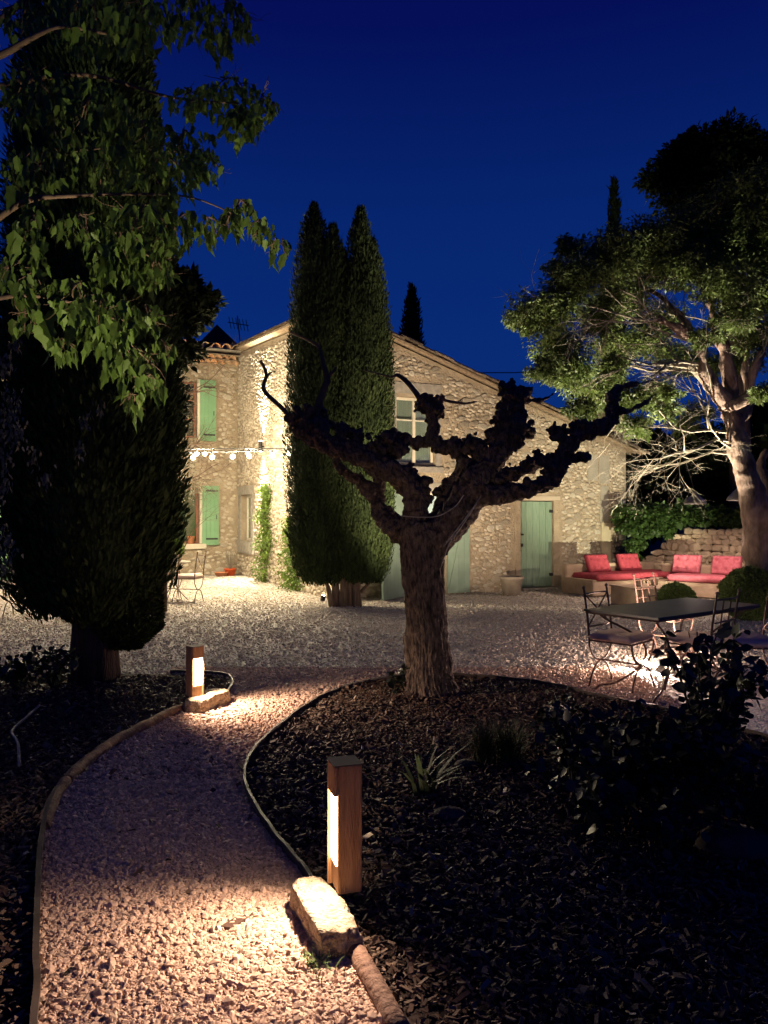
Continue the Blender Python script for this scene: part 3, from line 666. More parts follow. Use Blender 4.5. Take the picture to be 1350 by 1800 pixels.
# board shutters and doors: every board a part
def boards(w, a0, a1, z0, z1, n, y, th, m, name, holder_name, mtx=None, braces=True, brace_m=None, battens=(0.1, 0.86)):
    M_ = mtx if mtx is not None else w.mtx(a0, z0, y); W_ = a1 - a0; H_ = z1 - z0
    core = MB()
    core.box((0.006, 0.004, 0.006), (W_ - 0.006, th * 0.55, H_ - 0.006))
    hold = core.build(holder_name, m); hold.parent = house; hold.matrix_parent_inverse = HINV; hold.matrix_basis = M_
    bw = W_ / n
    for i in range(n):
        o = MB().box((i * bw + 0.003, th * 0.55 + 0.0005, 0), ((i + 1) * bw - 0.003, th + random.uniform(0, 0.003), H_ - random.uniform(0, 0.006))).build(name, m, hold)
    if braces:
        for f in battens:
            MB().box((0.03, th + 0.0045, H_ * f), (W_ * 0.78, th + 0.010, H_ * f + 0.045)).build('strap_hinge', brace_m or M_BLACK, hold)
    return hold
boards(WW, 0.60, 1.03, 3.55, 5.17, 4, 0.035, 0.035, M_GREEN, 'board', 'shutter', battens=(0.09, 0.87))
boards(WW, 0.53, 0.97, 0.80, 2.37, 4, 0.045, 0.035, M_GREEN, 'board', 'shutter', battens=(0.09, 0.90))
boards(WW, 2.0, 2.45, 3.55, 5.17, 4, 0.035, 0.035, M_GREEN, 'board', 'shutter')
boards(WW, 2.02, 2.47, 0.80, 2.37, 4, 0.045, 0.035, M_GREEN, 'board', 'shutter')
boards(WW, 5.2, 6.2, 0.02, 2.2, 6, -0.10, 0.04, M_GREEN, 'board', 'shutter')
d1 = boards(WG, 4.26, 5.10, 0.065, 1.885, 5, -0.09, 0.045, M_FADED, 'board', 'barn_door', braces=False)
d1['label'] = 'weathered green board door'
for (zz, nm) in ((0.22, 'hinge'), (1.58, 'hinge')):
    MB().box((0.77, 0.047, zz), (0.86, 0.075, zz + 0.06)).build(nm, M_BLACK, d1)
MB().box((-0.02, 0.05, 1.10), (0.08, 0.08, 1.13)).build('latch', M_BLACK, d1); MB().box((0.03, 0.05, 0.86), (0.06, 0.085, 0.92)).build('handle', M_BLACK, d1)
for sh in [o for o in bpy.data.objects if o.name.startswith('shutter')]:
    MB().box((0.06, 0.047, 0.68), (0.075, 0.07, 0.80)).build('catch', M_BLACK, sh)
# garage leaves
g2 = boards(WG, 2.44, 2.96, 0.03, 2.05, 4, 0.02, 0.045, M_GREYGREEN, 'board', 'garage_leaf', braces=False)
pz = MB(); pz.add([Vector((0.03, 0.0495, 0.1)), Vector((0.10, 0.0495, 0.1)), Vector((0.49, 0.0495, 1.85)), Vector((0.42, 0.0495, 1.85)), Vector((0.03, 0.07, 0.1)), Vector((0.10, 0.07, 0.1)), Vector((0.49, 0.07, 1.85)), Vector((0.42, 0.07, 1.85))],
       [(0, 1, 2, 3), (4, 5, 6, 7), (0, 1, 5, 4), (1, 2, 6, 5), (2, 3, 7, 6), (3, 0, 4, 7)]).build('diagonal_brace', M_GREYGREEN, g2)
MB().box((0.40, 0.05, 1.25), (0.42, 0.075, 1.40)).build('handle', M_BLACK, g2)
hinge = WG.pt(1.58, 0.03, 0.02); tip = gp(666, 1059); dirl = (tip - hinge); dirl.z = 0; dirl.normalize(); nl = Vector((dirl.y, -dirl.x, 0))
if nl.y > 0: nl = -nl
Lf = 1.10
MLF = Matrix(((dirl.x, nl.x, 0, hinge.x), (dirl.y, nl.y, 0, hinge.y), (0, 0, 1, 0.03), (0, 0, 0, 1)))
g1 = boards(WG, 0, Lf, 0, 2.05, 7, 0, 0.045, M_GREYGREEN, 'board', 'garage_leaf', mtx=MLF, braces=False)
# roof
def roof_z(s, t): return 5.40 - 0.322 * s + 0.085 * t
mb = MB()
def slab(cs, th):
    top = [hp(s, t, roof_z(s, t) + th) for s, t in cs]; bot = [hp(s, t, roof_z(s, t)) for s, t in cs]
    return MB().add(bot + top, [(3, 2, 1, 0), (4, 5, 6, 7), (0, 1, 5, 4), (1, 2, 6, 5), (2, 3, 7, 6), (3, 0, 4, 7)])
child(slab([(-0.14, -0.14), (7.42, -0.14), (7.42, 11), (-0.14, 11)], 0.045).build('roof', M_TILEOLD))
wbox_m = mat('pale_verge', (0.40, 0.34, 0.24), (0.46, 0.40, 0.30), rough=0.9, scale=8)
def half_tile(L_, r, open_up=False, n=7, th=0.014):
    V_ = []; F_ = []
    for e, (x, rs) in enumerate(((0, 1.0), (L_, 0.85))):
        for k in range(n):
            a = math.pi * k / (n - 1); c, s_ = math.cos(a) * r * rs, math.sin(a) * r * rs * (1 if not open_up else -1)
            V_.append((x, c, s_))
        for k in range(n):
            a = math.pi * k / (n - 1); rr = r * rs - th; V_.append((x, math.cos(a) * rr, math.sin(a) * rr * (1 if not open_up else -1)))
    q = 2 * n
    for k in range(n - 1):
        F_ += [(k, k + 1, q + k + 1, q + k), (n + k + 1, n + k, q + n + k, q + n + k + 1), (k + 1, k, n + k, n + k + 1), (q + k, q + k + 1, q + n + k + 1, q + n + k)]
    me = bpy.data.meshes.new('roof_tile'); me.from_pydata(V_, [], F_); return me
T_OLD = half_tile(0.46, 0.085); T_OLD.materials.append(mat('lichen_tile', (0.10, 0.07, 0.042), (0.34, 0.26, 0.18), rough=0.95, scale=16, bump=0.9, bscale=40, island=0.45, detail=8))
T_NEW = half_tile(0.46, 0.125); T_NEW.materials.append(M_TILE)
T_GEN = half_tile(0.26, 0.092); T_GEN.materials.append(M_TILE)
def frame_m(p, xd, zd, sc=1.0):
    x = xd.normalized(); y = zd.cross(x).normalized(); z = x.cross(y)
    return Matrix(((x.x, y.x, z.x, p.x), (x.y, y.y, z.y, p.y), (x.z, y.z, z.z, p.z), (0, 0, 0, 1)))
def put_tile(me, M_):
    o = bpy.data.objects.new('roof_tile', me); C.objects.link(o); o.parent = house; o.matrix_parent_inverse = HINV; o.matrix_basis = M_
nrm = (u * 0.322 - v * 0.085 + Vector((0, 0, 1))).normalized()
down = (hp(1, 0, roof_z(1, 0)) - hp(0, 0, roof_z(0, 0))).normalized(); along = (hp(0, 1, roof_z(0, 1)) - hp(0, 0, roof_z(0, 0))).normalized()
for row, t in enumerate((-0.10, 0.09)):
    s = -0.12
    while s < 7.3:
        put_tile(T_OLD, frame_m(hp(s + 0.44, t + random.uniform(-0.03, 0.03), roof_z(s + 0.44, t) + 0.06 + 0.03 * random.random()), -down + Vector((0, 0, 0.03)), nrm)); s += 0.37
t = 0.15
while t < 7.0:    # verge along the long side
    put_tile(T_OLD, frame_m(hp(-0.10 + random.uniform(-0.01, 0.01), t, roof_z(-0.1, t) + 0.065), along + Vector((0, 0, 0.03)), nrm)); t += 0.37
vV = []
mbt = MB()
for i in range(20):
    for j in range(18):
        s = 0.15 + j * 0.42; tt = 0.35 + i * 0.36
        M_ = frame_m(hp(s + 0.4, tt, roof_z(s + 0.4, tt) + 0.06), -down, nrm)
        mbt.add([M_ @ v_.co for v_ in T_OLD.vertices], [tuple(p_.vertices) for p_ in T_OLD.polygons])
o = child(mbt.build('roof_field', M_TILEOLD)); o['kind'] = 'stuff'
# wing eave (genoise) and roof
for row in range(3):
    z = 5.62 + row * 0.115; offo = 0.06 + row * 0.09
    wbox(WW, 0.0, 8.0, z + 0.088, z + 0.112, -0.02, offo + 0.13, 'eave_course', M_MORTAR if row < 2 else M_LINTEL)
    if row == 2: continue
    for i in range(26):
        a = 0.12 + i * 0.19 + (0.095 if row else 0)
        put_tile(T_GEN, frame_m(WW.pt(a, z, offo + 0.14), v, Vector((0, 0, 1))))
for i in range(18):
    a = 0.14 + i * 0.27
    put_tile(T_NEW, frame_m(WW.pt(a, 5.975, 0.42), v + Vector((0, 0, 0.3)), Vector((0, 0, 1))))
mb = MB(); mb.add([WW.pt(0, 5.97, 0.2), WW.pt(8, 5.97, 0.2), WW.pt(8, 7.1, -4), WW.pt(0, 7.1, -4), WW.pt(0, 5.93, 0.2), WW.pt(8, 5.93, 0.2), WW.pt(8, 7.05, -4), WW.pt(0, 7.05, -4)],
              [(0, 1, 2, 3), (7, 6, 5, 4), (0, 1, 5, 4)]); child(mb.build('wing_roof', M_TILEOLD))
# dark gable of the roof behind
bk = MB(); A0 = at(330, 640, 27); A1 = at(430, 640, 27); AP = at(381, 570, 27); dv = Vector((0, 4, 0))
bk.add([A0, A1, at(432, 618, 27), AP, at(328, 625, 27)] + [p_ + dv for p_ in (A0, A1, at(432, 618, 27), AP, at(328, 625, 27))], [(0, 1, 2, 3, 4), (9, 8, 7, 6, 5), (2, 3, 8, 7), (3, 4, 9, 8)])
bk.v = [(x, y, z) for x, y, z in bk.v]
base = [at(330, 640, 27), at(430, 640, 27)]
bk.add([Vector((base[0].x, 27, 0)), Vector((base[1].x, 27, 0)), base[1], base[0]], [(0, 1, 2, 3)])
tag(bk.build('neighbouring_building', mat('dark_slate', (0.02, 0.02, 0.025), rough=0.9)), 'dark gabled roof rising behind the tiled eave', 'building')
# antenna
an = empty('tv_antenna', at(421, 600, 26.5), 0, 'thin television antenna on the roof behind the eave', 'antenna')
def rel(o, P): return [Vector(p) - o.location for p in P]
MB().tube(rel(an, [at(424, 620, 26.5), at(417, 555, 26.5)]), 0.02, 5).build('mast', M_BLACK, an)
mb = MB(); mb.tube(rel(an, [at(400, 566, 26.5), at(437, 572, 26.5)]), 0.015, 4)
for i in range(6):
    x = 404 + i * 6; mb.tube(rel(an, [at(x - 2, 557 + i, 26.4), at(x + 2, 577 + i, 26.7)]), 0.012, 4)
mb.build('crossbars', M_BLACK, an)
# sconce
sp = WL.pt(4.48, 3.24, 0.0)
sc = empty('wall_sconce', sp, 0, 'small up and down wall lamp on the brightly lit side wall', 'wall lamp')
on = WL.N
MB().tube([on * 0.02, on * 0.08], 0.02, 8).build('bracket', M_BLACK, sc)
MB().tube([on * 0.10 + Vector((0, 0, -0.12)), on * 0.10 + Vector((0, 0, 0.12))], 0.045, 14).build('barrel', M_BLACK, sc)
for s_, k in ((1, 'sconce_up'), (-1, 'sconce_down')):
    MB().tube([on * 0.10 + Vector((0, 0, s_ * 0.121)), on * 0.10 + Vector((0, 0, s_ * 0.126))], 0.035, 12).build('lens', M_GLOW, sc)
    p0 = sp + on * 0.13 + Vector((0, 0, s_ * 0.14))
    lamp('SPOT', 'sconce_lamp', p0, p0 + Vector((0, 0, s_)) - on * 0.05, E[k], COOL, 0.03, 70, 0.9)

# ================================================================== STRING LIGHTS
def string_lights(anchor_a, anchor_b, sag, bulbs, label):
    root = empty('string_lights', anchor_a, 0, label, 'string lights', 'strings of bulbs across the yard')
    pts = [anchor_a.lerp(anchor_b, t) + Vector((0, 0, -4 * sag * t * (1 - t))) for t in np.linspace(0, 1, 16)]
    MB().tube([p_ - anchor_a for p_ in pts], 0.011, 5).build('cable', M_CORD, root)
    for t in bulbs:
        c = anchor_a.lerp(anchor_b, t) + Vector((0, 0, -4 * sag * t * (1 - t) - 0.10)) - anchor_a
        k = MB().tube([c + Vector((0, 0, 0.04)), c + Vector((0, 0, 0.10))], 0.016, 8).build('socket', M_BLACK, root)
        MB().sphere(c, 0.040, 1).build('bulb', M_BULB, root, smooth=True)
def sl(x0, y0, d0, x1, y1, d1, sag, xs, label):
    a, b = at(x0, y0, d0), at(x1, y1, d1); ts = []
    for x in xs:
        lo, hi = 0.0, 1.0
        for _ in range(40):
            m_ = (lo + hi) / 2; p_ = a.lerp(b, m_); 
            if 675 + p_.x / p_.y * FPX < x: lo = m_
            else: hi = m_
        ts.append(lo)
    string_lights(a, b, sag, ts, label)
sl(-80, 800, 15.5, 530, 790, 14.6, 0.03, (-20, 60, 150, 235, 304, 339, 373, 409, 438, 478), 'front string of lit bulbs crossing before the side wall')
sl(-60, 790, 17.6, 526, 788, 15.8, 0.01, (-10, 110, 200, 346, 360, 436, 508), 'rear string of lit bulbs strung towards the twin cypress')

# ================================================================== POLLARDED TREE
D0 = 6.85; PXM = D0 / FPX
def pt(x, y, dz=0.0): return at(x, y, D0 + dz)
LIMBS = [  # (x, y, depth offset, radius px)
 [(775, 1262, 0, 62), (764, 1232, 0, 52), (758, 1195, 0, 45), (752, 1120, 0, 40), (746, 1040, 0, 39), (741, 985, 0, 41), (738, 940, 0, 44), (737, 918, 0, 40)],
 [(790, 1262, -0.1, 22), (783, 1215, -0.05, 22), (772, 1120, 0.0, 16), (766, 1030, 0.02, 14)],
 [(724, 1262, -0.12, 20), (732, 1215, -0.05, 20), (726, 1120, 0, 15)],
 [(728, 930, 0, 32), (731, 900, -0.05, 26), (726, 868, -0.1, 25), (705, 840, -0.15, 24), (662, 815, -0.2, 21), (625, 800, -0.22, 20), (592, 788, -0.24, 20), (560, 770, -0.25, 23), (535, 752, -0.25, 25), (522, 742, -0.26, 17), (508, 738, -0.26, 9)],
 [(705, 935, 0.05, 28), (684, 918, 0.12, 22), (668, 905, 0.15, 20), (662, 884, 0.18, 15), (648, 862, 0.2, 15), (632, 846, 0.22, 14), (606, 832, 0.24, 11), (590, 820, 0.25, 9), (588, 806, 0.25, 7)],
 [(662, 880, 0.2, 11), (668, 850, 0.25, 10), (650, 822, 0.3, 10), (640, 800, 0.3, 8)],
 [(755, 955, 0, 38), (782, 930, -0.03, 36), (808, 902, -0.05, 34), (826, 872, -0.05, 32), (840, 845, -0.08, 30), (858, 820, -0.1, 25), (878, 795, -0.12, 22), (893, 768, -0.12, 24), (902, 740, -0.12, 25), (904, 712, -0.12, 22), (898, 690, -0.12, 20)],
 [(765, 912, 0.1, 17), (776, 884, 0.15, 15), (792, 858, 0.18, 15), (806, 835, 0.18, 16), (818, 812, 0.12, 14)],
 [(836, 838, 0, 17), (822, 818, 0.05, 15), (806, 800, 0.08, 14), (792, 788, 0.1, 13), (778, 790, 0.12, 9), (764, 780, 0.14, 10), (760, 765, 0.14, 12), (762, 745, 0.14, 14), (758, 726, 0.14, 17), (754, 714, 0.14, 14)],
 [(762, 778, 0.14, 9), (745, 781, 0.16, 8), (728, 780, 0.18, 8), (712, 772, 0.18, 8), (700, 768, 0.18, 7)],
 [(845, 870, -0.1, 26), (872, 872, -0.2, 20), (905, 866, -0.3, 17), (940, 858, -0.38, 16), (968, 845, -0.42, 16), (984, 825, -0.45, 16), (990, 800, -0.48, 15), (1003, 782, -0.5, 14), (1024, 767, -0.52, 14), (1048, 756, -0.54, 13), (1068, 744, -0.55, 12), (1078, 722, -0.55, 10), (1082, 700, -0.55, 9), (1088, 680, -0.55, 7)],
 [(850, 850, -0.05, 18), (880, 842, -0.15, 12), (915, 828, -0.25, 11), (950, 814, -0.35, 11), (985, 806, -0.42, 11), (1012, 806, -0.45, 9), (1028, 806, -0.46, 8)],
 [(1003, 785, -0.5, 12), (988, 772, -0.5, 12), (976, 762, -0.5, 12)],
 [(862, 818, -0.1, 16), (848, 800, -0.05, 18), (838, 788, -0.05, 20)],
 [(1078, 722, -0.55, 7), (1100, 722, -0.6, 7), (1122, 716, -0.62, 5), (1140, 702, -0.62, 4), (1156, 690, -0.65, 3)],
 [(1086, 682, -0.55, 5), (1110, 676, -0.58, 3.5), (1150, 668, -0.6, 2.5)],
 [(905, 715, -0.12, 10), (925, 706, -0.1, 5), (950, 702, -0.1, 4), (975, 692, -0.1, 2.5)],
 [(880, 775, -0.12, 15), (866, 768, -0.1, 10), (858, 756, -0.1, 7)],
]
TWIGS = [
 [(512, 740, -0.26, 5), (500, 722, -0.27, 4.5), (484, 707, -0.28, 4), (470, 694, -0.28, 4), (462, 680, -0.28, 4), (468, 662, -0.28, 3.2), (464, 645, -0.28, 2.6), (457, 634, -0.28, 3)],
 [(467, 664, -0.28, 2), (474, 656, -0.28, 2), (478, 655, -0.28, 1.2)],
 [(500, 722, -0.27, 2), (505, 712, -0.27, 1.2)],
 [(552, 745, -0.25, 9), (560, 712, -0.26, 7), (568, 688, -0.26, 6), (575, 665, -0.26, 6), (568, 640, -0.26, 4.5), (561, 612, -0.26, 3), (540, 597, -0.26, 2.5), (510, 584, -0.26, 1.8)],
 [(573, 665, -0.26, 4), (584, 655, -0.26, 3), (590, 645, -0.26, 2)],
 [(561, 612, -0.26, 1.5), (560, 600, -0.26, 1)],
 [(748, 712, 0.14, 7), (738, 700, 0.14, 6), (726, 684, 0.14, 5), (712, 668, 0.14, 4.5), (698, 659, 0.14, 4), (686, 662, 0.14, 2), (640, 650, 0.14, 1.2)],
 [(770, 722, 0.14, 6), (775, 708, 0.14, 5), (779, 694, 0.14, 5), (781, 703, 0.14, 3), (803, 708, 0.14, 2.5), (820, 709, 0.14, 2.2), (838, 706, 0.14, 1.5)],
 [(803, 708, 0.14, 1.2), (814, 700, 0.14, 1), (820, 698, 0.14, 0.8)],
]
LIMBS = [[(x_, y_, d_, r_ * (0.86 - 0.05 * (y_ > 1210)) if i_ < 3 else r_ * 0.84) for (x_, y_, d_, r_) in ch_] for i_, ch_ in enumerate(LIMBS)]
HEADS = [(540, 735, -0.25, 30), (560, 748, -0.25, 26), (528, 752, -0.25, 20), (600, 762, -0.2, 22), (625, 778, -0.2, 20), (652, 788, -0.2, 22), (680, 778, -0.15, 24), (700, 790, -0.15, 22),
         (755, 712, 0.14, 22), (740, 718, 0.14, 15), (772, 722, 0.14, 15), (798, 783, 0.1, 18), (812, 790, 0.08, 16), (838, 782, -0.05, 22), (850, 795, -0.05, 20), (846, 812, -0.02, 18),
         (898, 690, -0.12, 22), (908, 705, -0.12, 24), (895, 730, -0.12, 26), (912, 752, -0.12, 24), (880, 745, -0.12, 18), (905, 775, -0.12, 20), (920, 765, -0.1, 16),
         (976, 758, -0.5, 14), (990, 755, -0.5, 11), (1018, 752, -0.52, 14), (1032, 750, -0.52, 12), (1026, 806, -0.46, 9), (948, 805, -0.35, 14), (930, 815, -0.3, 15), (905, 830, -0.25, 14), (965, 812, -0.4, 13), (880, 838, -0.2, 15),
         (1080, 700, -0.55, 11), (1075, 735, -0.55, 12), (733, 779, 0.17, 12), (712, 770, 0.18, 10), (590, 812, 0.25, 11), (722, 830, -0.1, 16), (742, 850, -0.1, 16), (748, 878, -0.05, 13), (776, 872, 0.15, 14), (790, 850, 0.18, 14),
         (990, 812, -0.45, 14), (968, 830, -0.42, 16), (865, 760, -0.1, 10), (930, 690, -0.1, 10)]
def tube_chain(mb, chain, sides=12, sub_=3):
    P = [pt(x, y, dz) for x, y, dz, r in chain]; rr = [r * PXM for *_, r in chain]
    SP = smooth_line(P, sub_); RR = []
    for i in range(len(rr) - 1):
        for k in range(sub_): RR.append(rr[i] + (rr[i + 1] - rr[i]) * k / sub_)
    RR.append(rr[-1]); mb.tube(SP, RR, sides)
mb = MB()
for ch in LIMBS: tube_chain(mb, ch)
rnd = random.Random(5)
for (x, y, dz, r) in HEADS:
    c = pt(x, y, dz); rm = r * PXM
    mb.sphere(c, rm * 0.72, 1)
    for k in range(24):
        d = Vector((rnd.gauss(0, 1), rnd.gauss(0, 1), rnd.gauss(0.25, 1))).normalized(); q_ = rnd.uniform(0.6, 1.05)
        mb.sphere(c + d * rm * q_, rm * rnd.uniform(0.12, 0.34) * (1.35 - 0.5 * q_), 1)
for ch in LIMBS[3:12]:       # warts on the upper side of the limbs
    for i in range(len(ch) - 1):
        for k in range(5):
            t = rnd.random(); a, b = ch[i], ch[i + 1]
            q = [a[j] + (b[j] - a[j]) * t for j in range(4)]
            c = pt(*q[:3]); ang = rnd.uniform(0.1, 3.0)
            mb.sphere(c + Vector((math.cos(ang) * 0.8, rnd.uniform(-0.7, 0.5), math.sin(ang))).normalized() * q[3] * PXM * 0.92, rnd.uniform(4, 9) * PXM, 1)
tmp = mb.build('pollard_source', M_BARK)
rm = tmp.modifiers.new('r', 'REMESH'); rm.mode = 'VOXEL'; rm.voxel_size = 0.0098
dg = bpy.context.evaluated_depsgraph_get(); me = bpy.data.meshes.new_from_object(tmp.evaluated_get(dg))
bpy.data.objects.remove(tmp)
n = len(me.vertices); co = np.empty(n * 3); me.vertices.foreach_get('co', co); co = co.reshape(-1, 3)
nn = np.empty(n * 3); me.vertices.foreach_get('normal', nn); nn = nn.reshape(-1, 3)
zz = co[:, 2]; yb = 905 - (zz - 1.6) / PXM
cx = np.interp(yb, [940, 1040, 1120, 1195, 1262], [738, 746, 752, 758, 775]); cxm = (cx - 675) * PXM
ang = np.arctan2(co[:, 1] - D0, co[:, 0] - cxm)
trunkw = np.clip((1.50 - zz) / 0.25, 0, 1)
wob = vn(np.stack([ang * 1.2, zz * 2.2, ang * 0], 1), 1.0, 5) * 1.3
ridge = np.abs(((ang * 7.0 + wob * 1.6 + 0.35 * np.sin(zz * 7)) % 1.0) - 0.5) * 2
q = np.stack([co[:, 0] * 42, co[:, 1] * 42, zz * 11], 1)
rg2 = vn(q, 1.0, 8)
d = trunkw * (ridge * 0.018 + (rg2 - 0.5) * 0.034) + (1 - trunkw) * ((vn(co, 20, 2) - 0.5) * 0.040 + (vn(co, 46, 4) - 0.5) * 0.026) + (vn(co, 6, 3) - 0.5) * 0.03
flare = np.clip((0.14 - zz) / 0.14, 0, 1) ** 2 * 0.035 * (0.4 + vn(np.stack([ang * 2, zz * 0, zz * 0], 1), 1.0, 9))
co2 = co + nn * (d + flare)[:, None]; co2[:, 2] = np.maximum(co2[:, 2], -0.02)
me.vertices.foreach_set('co', co2.astype(np.float32).ravel()); me.update()
tree = empty('pollarded_tree', pt(758, 1235), 0, 'old pollarded tree with knobbly bare limbs standing in the mulch bed', 'tree')
def under(o, root, loc=None):
    o.parent = root; o.matrix_parent_inverse = Matrix.Translation(root.location).inverted(); return o
me.materials.clear(); under(link('trunk', me, M_BARK, smooth=True), tree)
for ch in TWIGS:
    mb = MB(); tube_chain(mb, ch, 6); under(mb.build('twig', M_TWIG, smooth=True), tree)
P = []
for (x, y, dz) in ((566, 745, -0.25), (580, 752, -0.25), (615, 762, -0.2), (660, 770, -0.2), (640, 655, 0.14), (700, 772, .1), (592, 645, -.26), (476, 655, -.28)):
    for k in range(4): P.append(pt(x + rnd.uniform(-12, 12), y + rnd.uniform(-12, 6), dz) )
P = np.array([list(p_) for p_ in P]); me = scatter_mesh('young_leaves', OVAL_V, OVAL_F, frames(sph(len(P))), jit(0.03, 0.06, len(P)), P)
under(link('young_leaves', me, M_LEAF), tree)['kind'] = 'stuff'
cb = MB().tube(smooth_line([pt(700, 906, -.2), pt(735, 909, -.28), pt(770, 907, -.26), pt(800, 890, -.24), pt(815, 870, -0.24)]), 0.004, 5)
cb.tube(smooth_line([pt(782, 958, -.22), pt(800, 935, -.24), pt(830, 895, -.24), pt(848, 868, -0.2)]), 0.006, 5); cb.tube(smooth_line([pt(778, 990, -.22), pt(790, 955, -.24), pt(812, 925, -.24), pt(838, 885, -0.22)]), 0.005, 5)
tag(cb.build('loose_cable', M_PALECORD), 'thin pale cable wrapped round the fork of the pollarded tree', 'cable')

# ================================================================== CYPRESSES
def spire_points(spires, n, base_z, jitter=0.03):
    """spires: (x,y,ztop,R,profile) ; points on the union surface"""
    P = []; N_ = []
    per = [sp_[3] * (sp_[2] - base_z) for sp_ in spires]; tot = sum(per)
    for i, (sx, sy, zt, R_, prof) in enumerate(spires):
        m_ = int(n * per[i] / tot); z = jit(base_z, zt, m_); a = jit(0, 2 * math.pi, m_)
        f = (z - base_z) / (zt - base_z); r = R_ * np.interp(f, prof[0], prof[1])
        lump = 0.74 + 0.30 * vn(np.stack([np.cos(a) * 1.6 + i * 9, np.sin(a) * 1.6, z * 0.9], 1), 1.0, 21 + i) + 0.22 * vn(np.stack([np.cos(a) * 5 + i * 9, np.sin(a) * 5, z * 1.3], 1), 1.0, 31 + i) ; r = r * lump
        p_ = np.stack([sx + r * np.cos(a), sy + r * np.sin(a), z], 1); nrm_ = np.stack([np.cos(a), np.sin(a), a * 0], 1)
        ok = np.ones(m_, bool)
        for j, (tx, ty, tz, TR, tp) in enumerate(spires):
            if j == i: continue
            g = (z - base_z) / (tz - base_z); tr = TR * np.interp(g, tp[0], tp[1]) * (g < 1)
            ok &= ((p_[:, 0] - tx) ** 2 + (p_[:, 1] - ty) ** 2) > (tr * 0.80) ** 2
        P.append(p_[ok]); N_.append(nrm_[ok])
    return np.concatenate(P), np.concatenate(N_)
def cypress(name, spires, base_z, n, leaf, m, root_loc, label, cat, group=None, trunk=None, bark=None, up=1.0, core=0.84):
    root = empty(name, root_loc, 0, label, cat, group)
    P, N_ = spire_points(spires, n, base_z)
    P = P + sph(len(P)) * leaf * (0.6 if leaf > 0.075 else 1.1)
    dirs = N_ * jit(0.15, 0.75, len(P))[:, None] + np.array([0, 0, 1.0]) * up + sph(len(P)) * 0.28
    nr = N_ + sph(len(P)) * 0.7
    me = scatter_mesh('foliage', KITE_V, KITE_F, frames(dirs, nr), leaf * np.exp(RNG.normal(0, 0.3, len(P))), P - N_ * leaf * 0.3)
    o = under(link('foliage', me, m), root); o['kind'] = 'stuff'
    mb = MB()
    for (sx, sy, zt, R_, prof) in spires:
        pr = [(max(0.004, R_ * core * np.interp(f, prof[0], prof[1])), base_z + 0.03 + f * (zt - base_z - 0.06)) for f in np.linspace(0, 1, 18)]
        mb.lathe(pr, (sx, sy, 0), 20)
    o = mb.build('inner_foliage', m)
    for vtx in o.data.vertices:
        pass
    c_ = np.empty(len(o.data.vertices) * 3); o.data.vertices.foreach_get('co', c_); c_ = c_.reshape(-1, 3)
    c_[:, :2] += (np.stack([vn(c_, 5, 1), vn(c_, 5, 2)], 1) - 0.5) * 0.10; o.data.vertices.foreach_set('co', c_.astype(np.float32).ravel())
    under(o, root)
    if trunk:
        for (pts_, rr_) in trunk:
            mb = MB().tube(pts_, rr_, 12); under(mb.build('trunk', bark, smooth=True), root)
    return root
PR_TALL = ([0, 0.03, 0.10, 0.3, 0.6, 0.8, 0.93, 1.0], [0.12, 0.62, 0.93, 1.0, 0.95, 0.76, 0.42, 0.02])
DC = 13.45
def cxp(x): return (x - 675) * DC / FPX
def czp(y): return 1.6 - (y - 905) * DC / FPX
sp_l = [(cxp(552), DC, czp(362), 0.44, PR_TALL), (cxp(586), DC - 0.1, czp(403), 0.36, PR_TALL), (cxp(543), DC - 0.05, czp(455), 0.31, PR_TALL), (cxp(567), DC - 0.22, czp(470), 0.34, PR_TALL), (cxp(600), DC + 0.05, czp(440), 0.34, PR_TALL)]
sp_r = [(cxp(634), DC, czp(368), 0.36, PR_TALL), (cxp(655), DC, czp(425), 0.34, PR_TALL), (cxp(622), DC - 0.2, czp(470), 0.34, PR_TALL), (cxp(645), DC - 0.2, czp(480), 0.34, PR_TALL), (cxp(666), DC - 0.05, czp(520), 0.23, PR_TALL)]
tb = czp(1068)
cypress('cypress_tree', sp_l, czp(1025), 110000, 0.056, M_CYP, (cxp(592), DC, 0), 'left plume of the twin cypresses before the house corner', 'cypress', 'twin cypresses',
        [([(cxp(589), DC, -0.05), (cxp(590), DC, 0.3), (cxp(585), DC, 1.0)], [0.085, 0.068, 0.06]), ([(cxp(583), DC - 0.05, -0.05), (cxp(578), DC - .05, 0.3), (cxp(562), DC, 0.8)], [0.045, 0.04, 0.03]), ([(cxp(602), DC - 0.06, -0.05), (cxp(604), DC - .05, 0.4), (cxp(600), DC, 1.0)], [0.075, 0.055, 0.05])], M_CYPBARK)
cypress('cypress_tree', sp_r, czp(1022), 104000, 0.056, M_CYP, (cxp(622), DC, 0), 'right plume of the twin cypresses, touching the garage leaf', 'cypress', 'twin cypresses',
        [([(cxp(628), DC, -0.05), (cxp(626), DC, 0.3), (cxp(634), DC, 1.0)], [0.09, 0.07, 0.06]), ([(cxp(614), DC + 0.04, -0.05), (cxp(615), DC + .03, 0.4), (cxp(622), DC, 1.0)], [0.075, 0.055, 0.05]), ([(cxp(634), DC - 0.05, 0.25), (cxp(650), DC - .05, 0.42), (cxp(655), DC, 0.8)], [0.03, 0.025, 0.02])], M_CYPBARK)
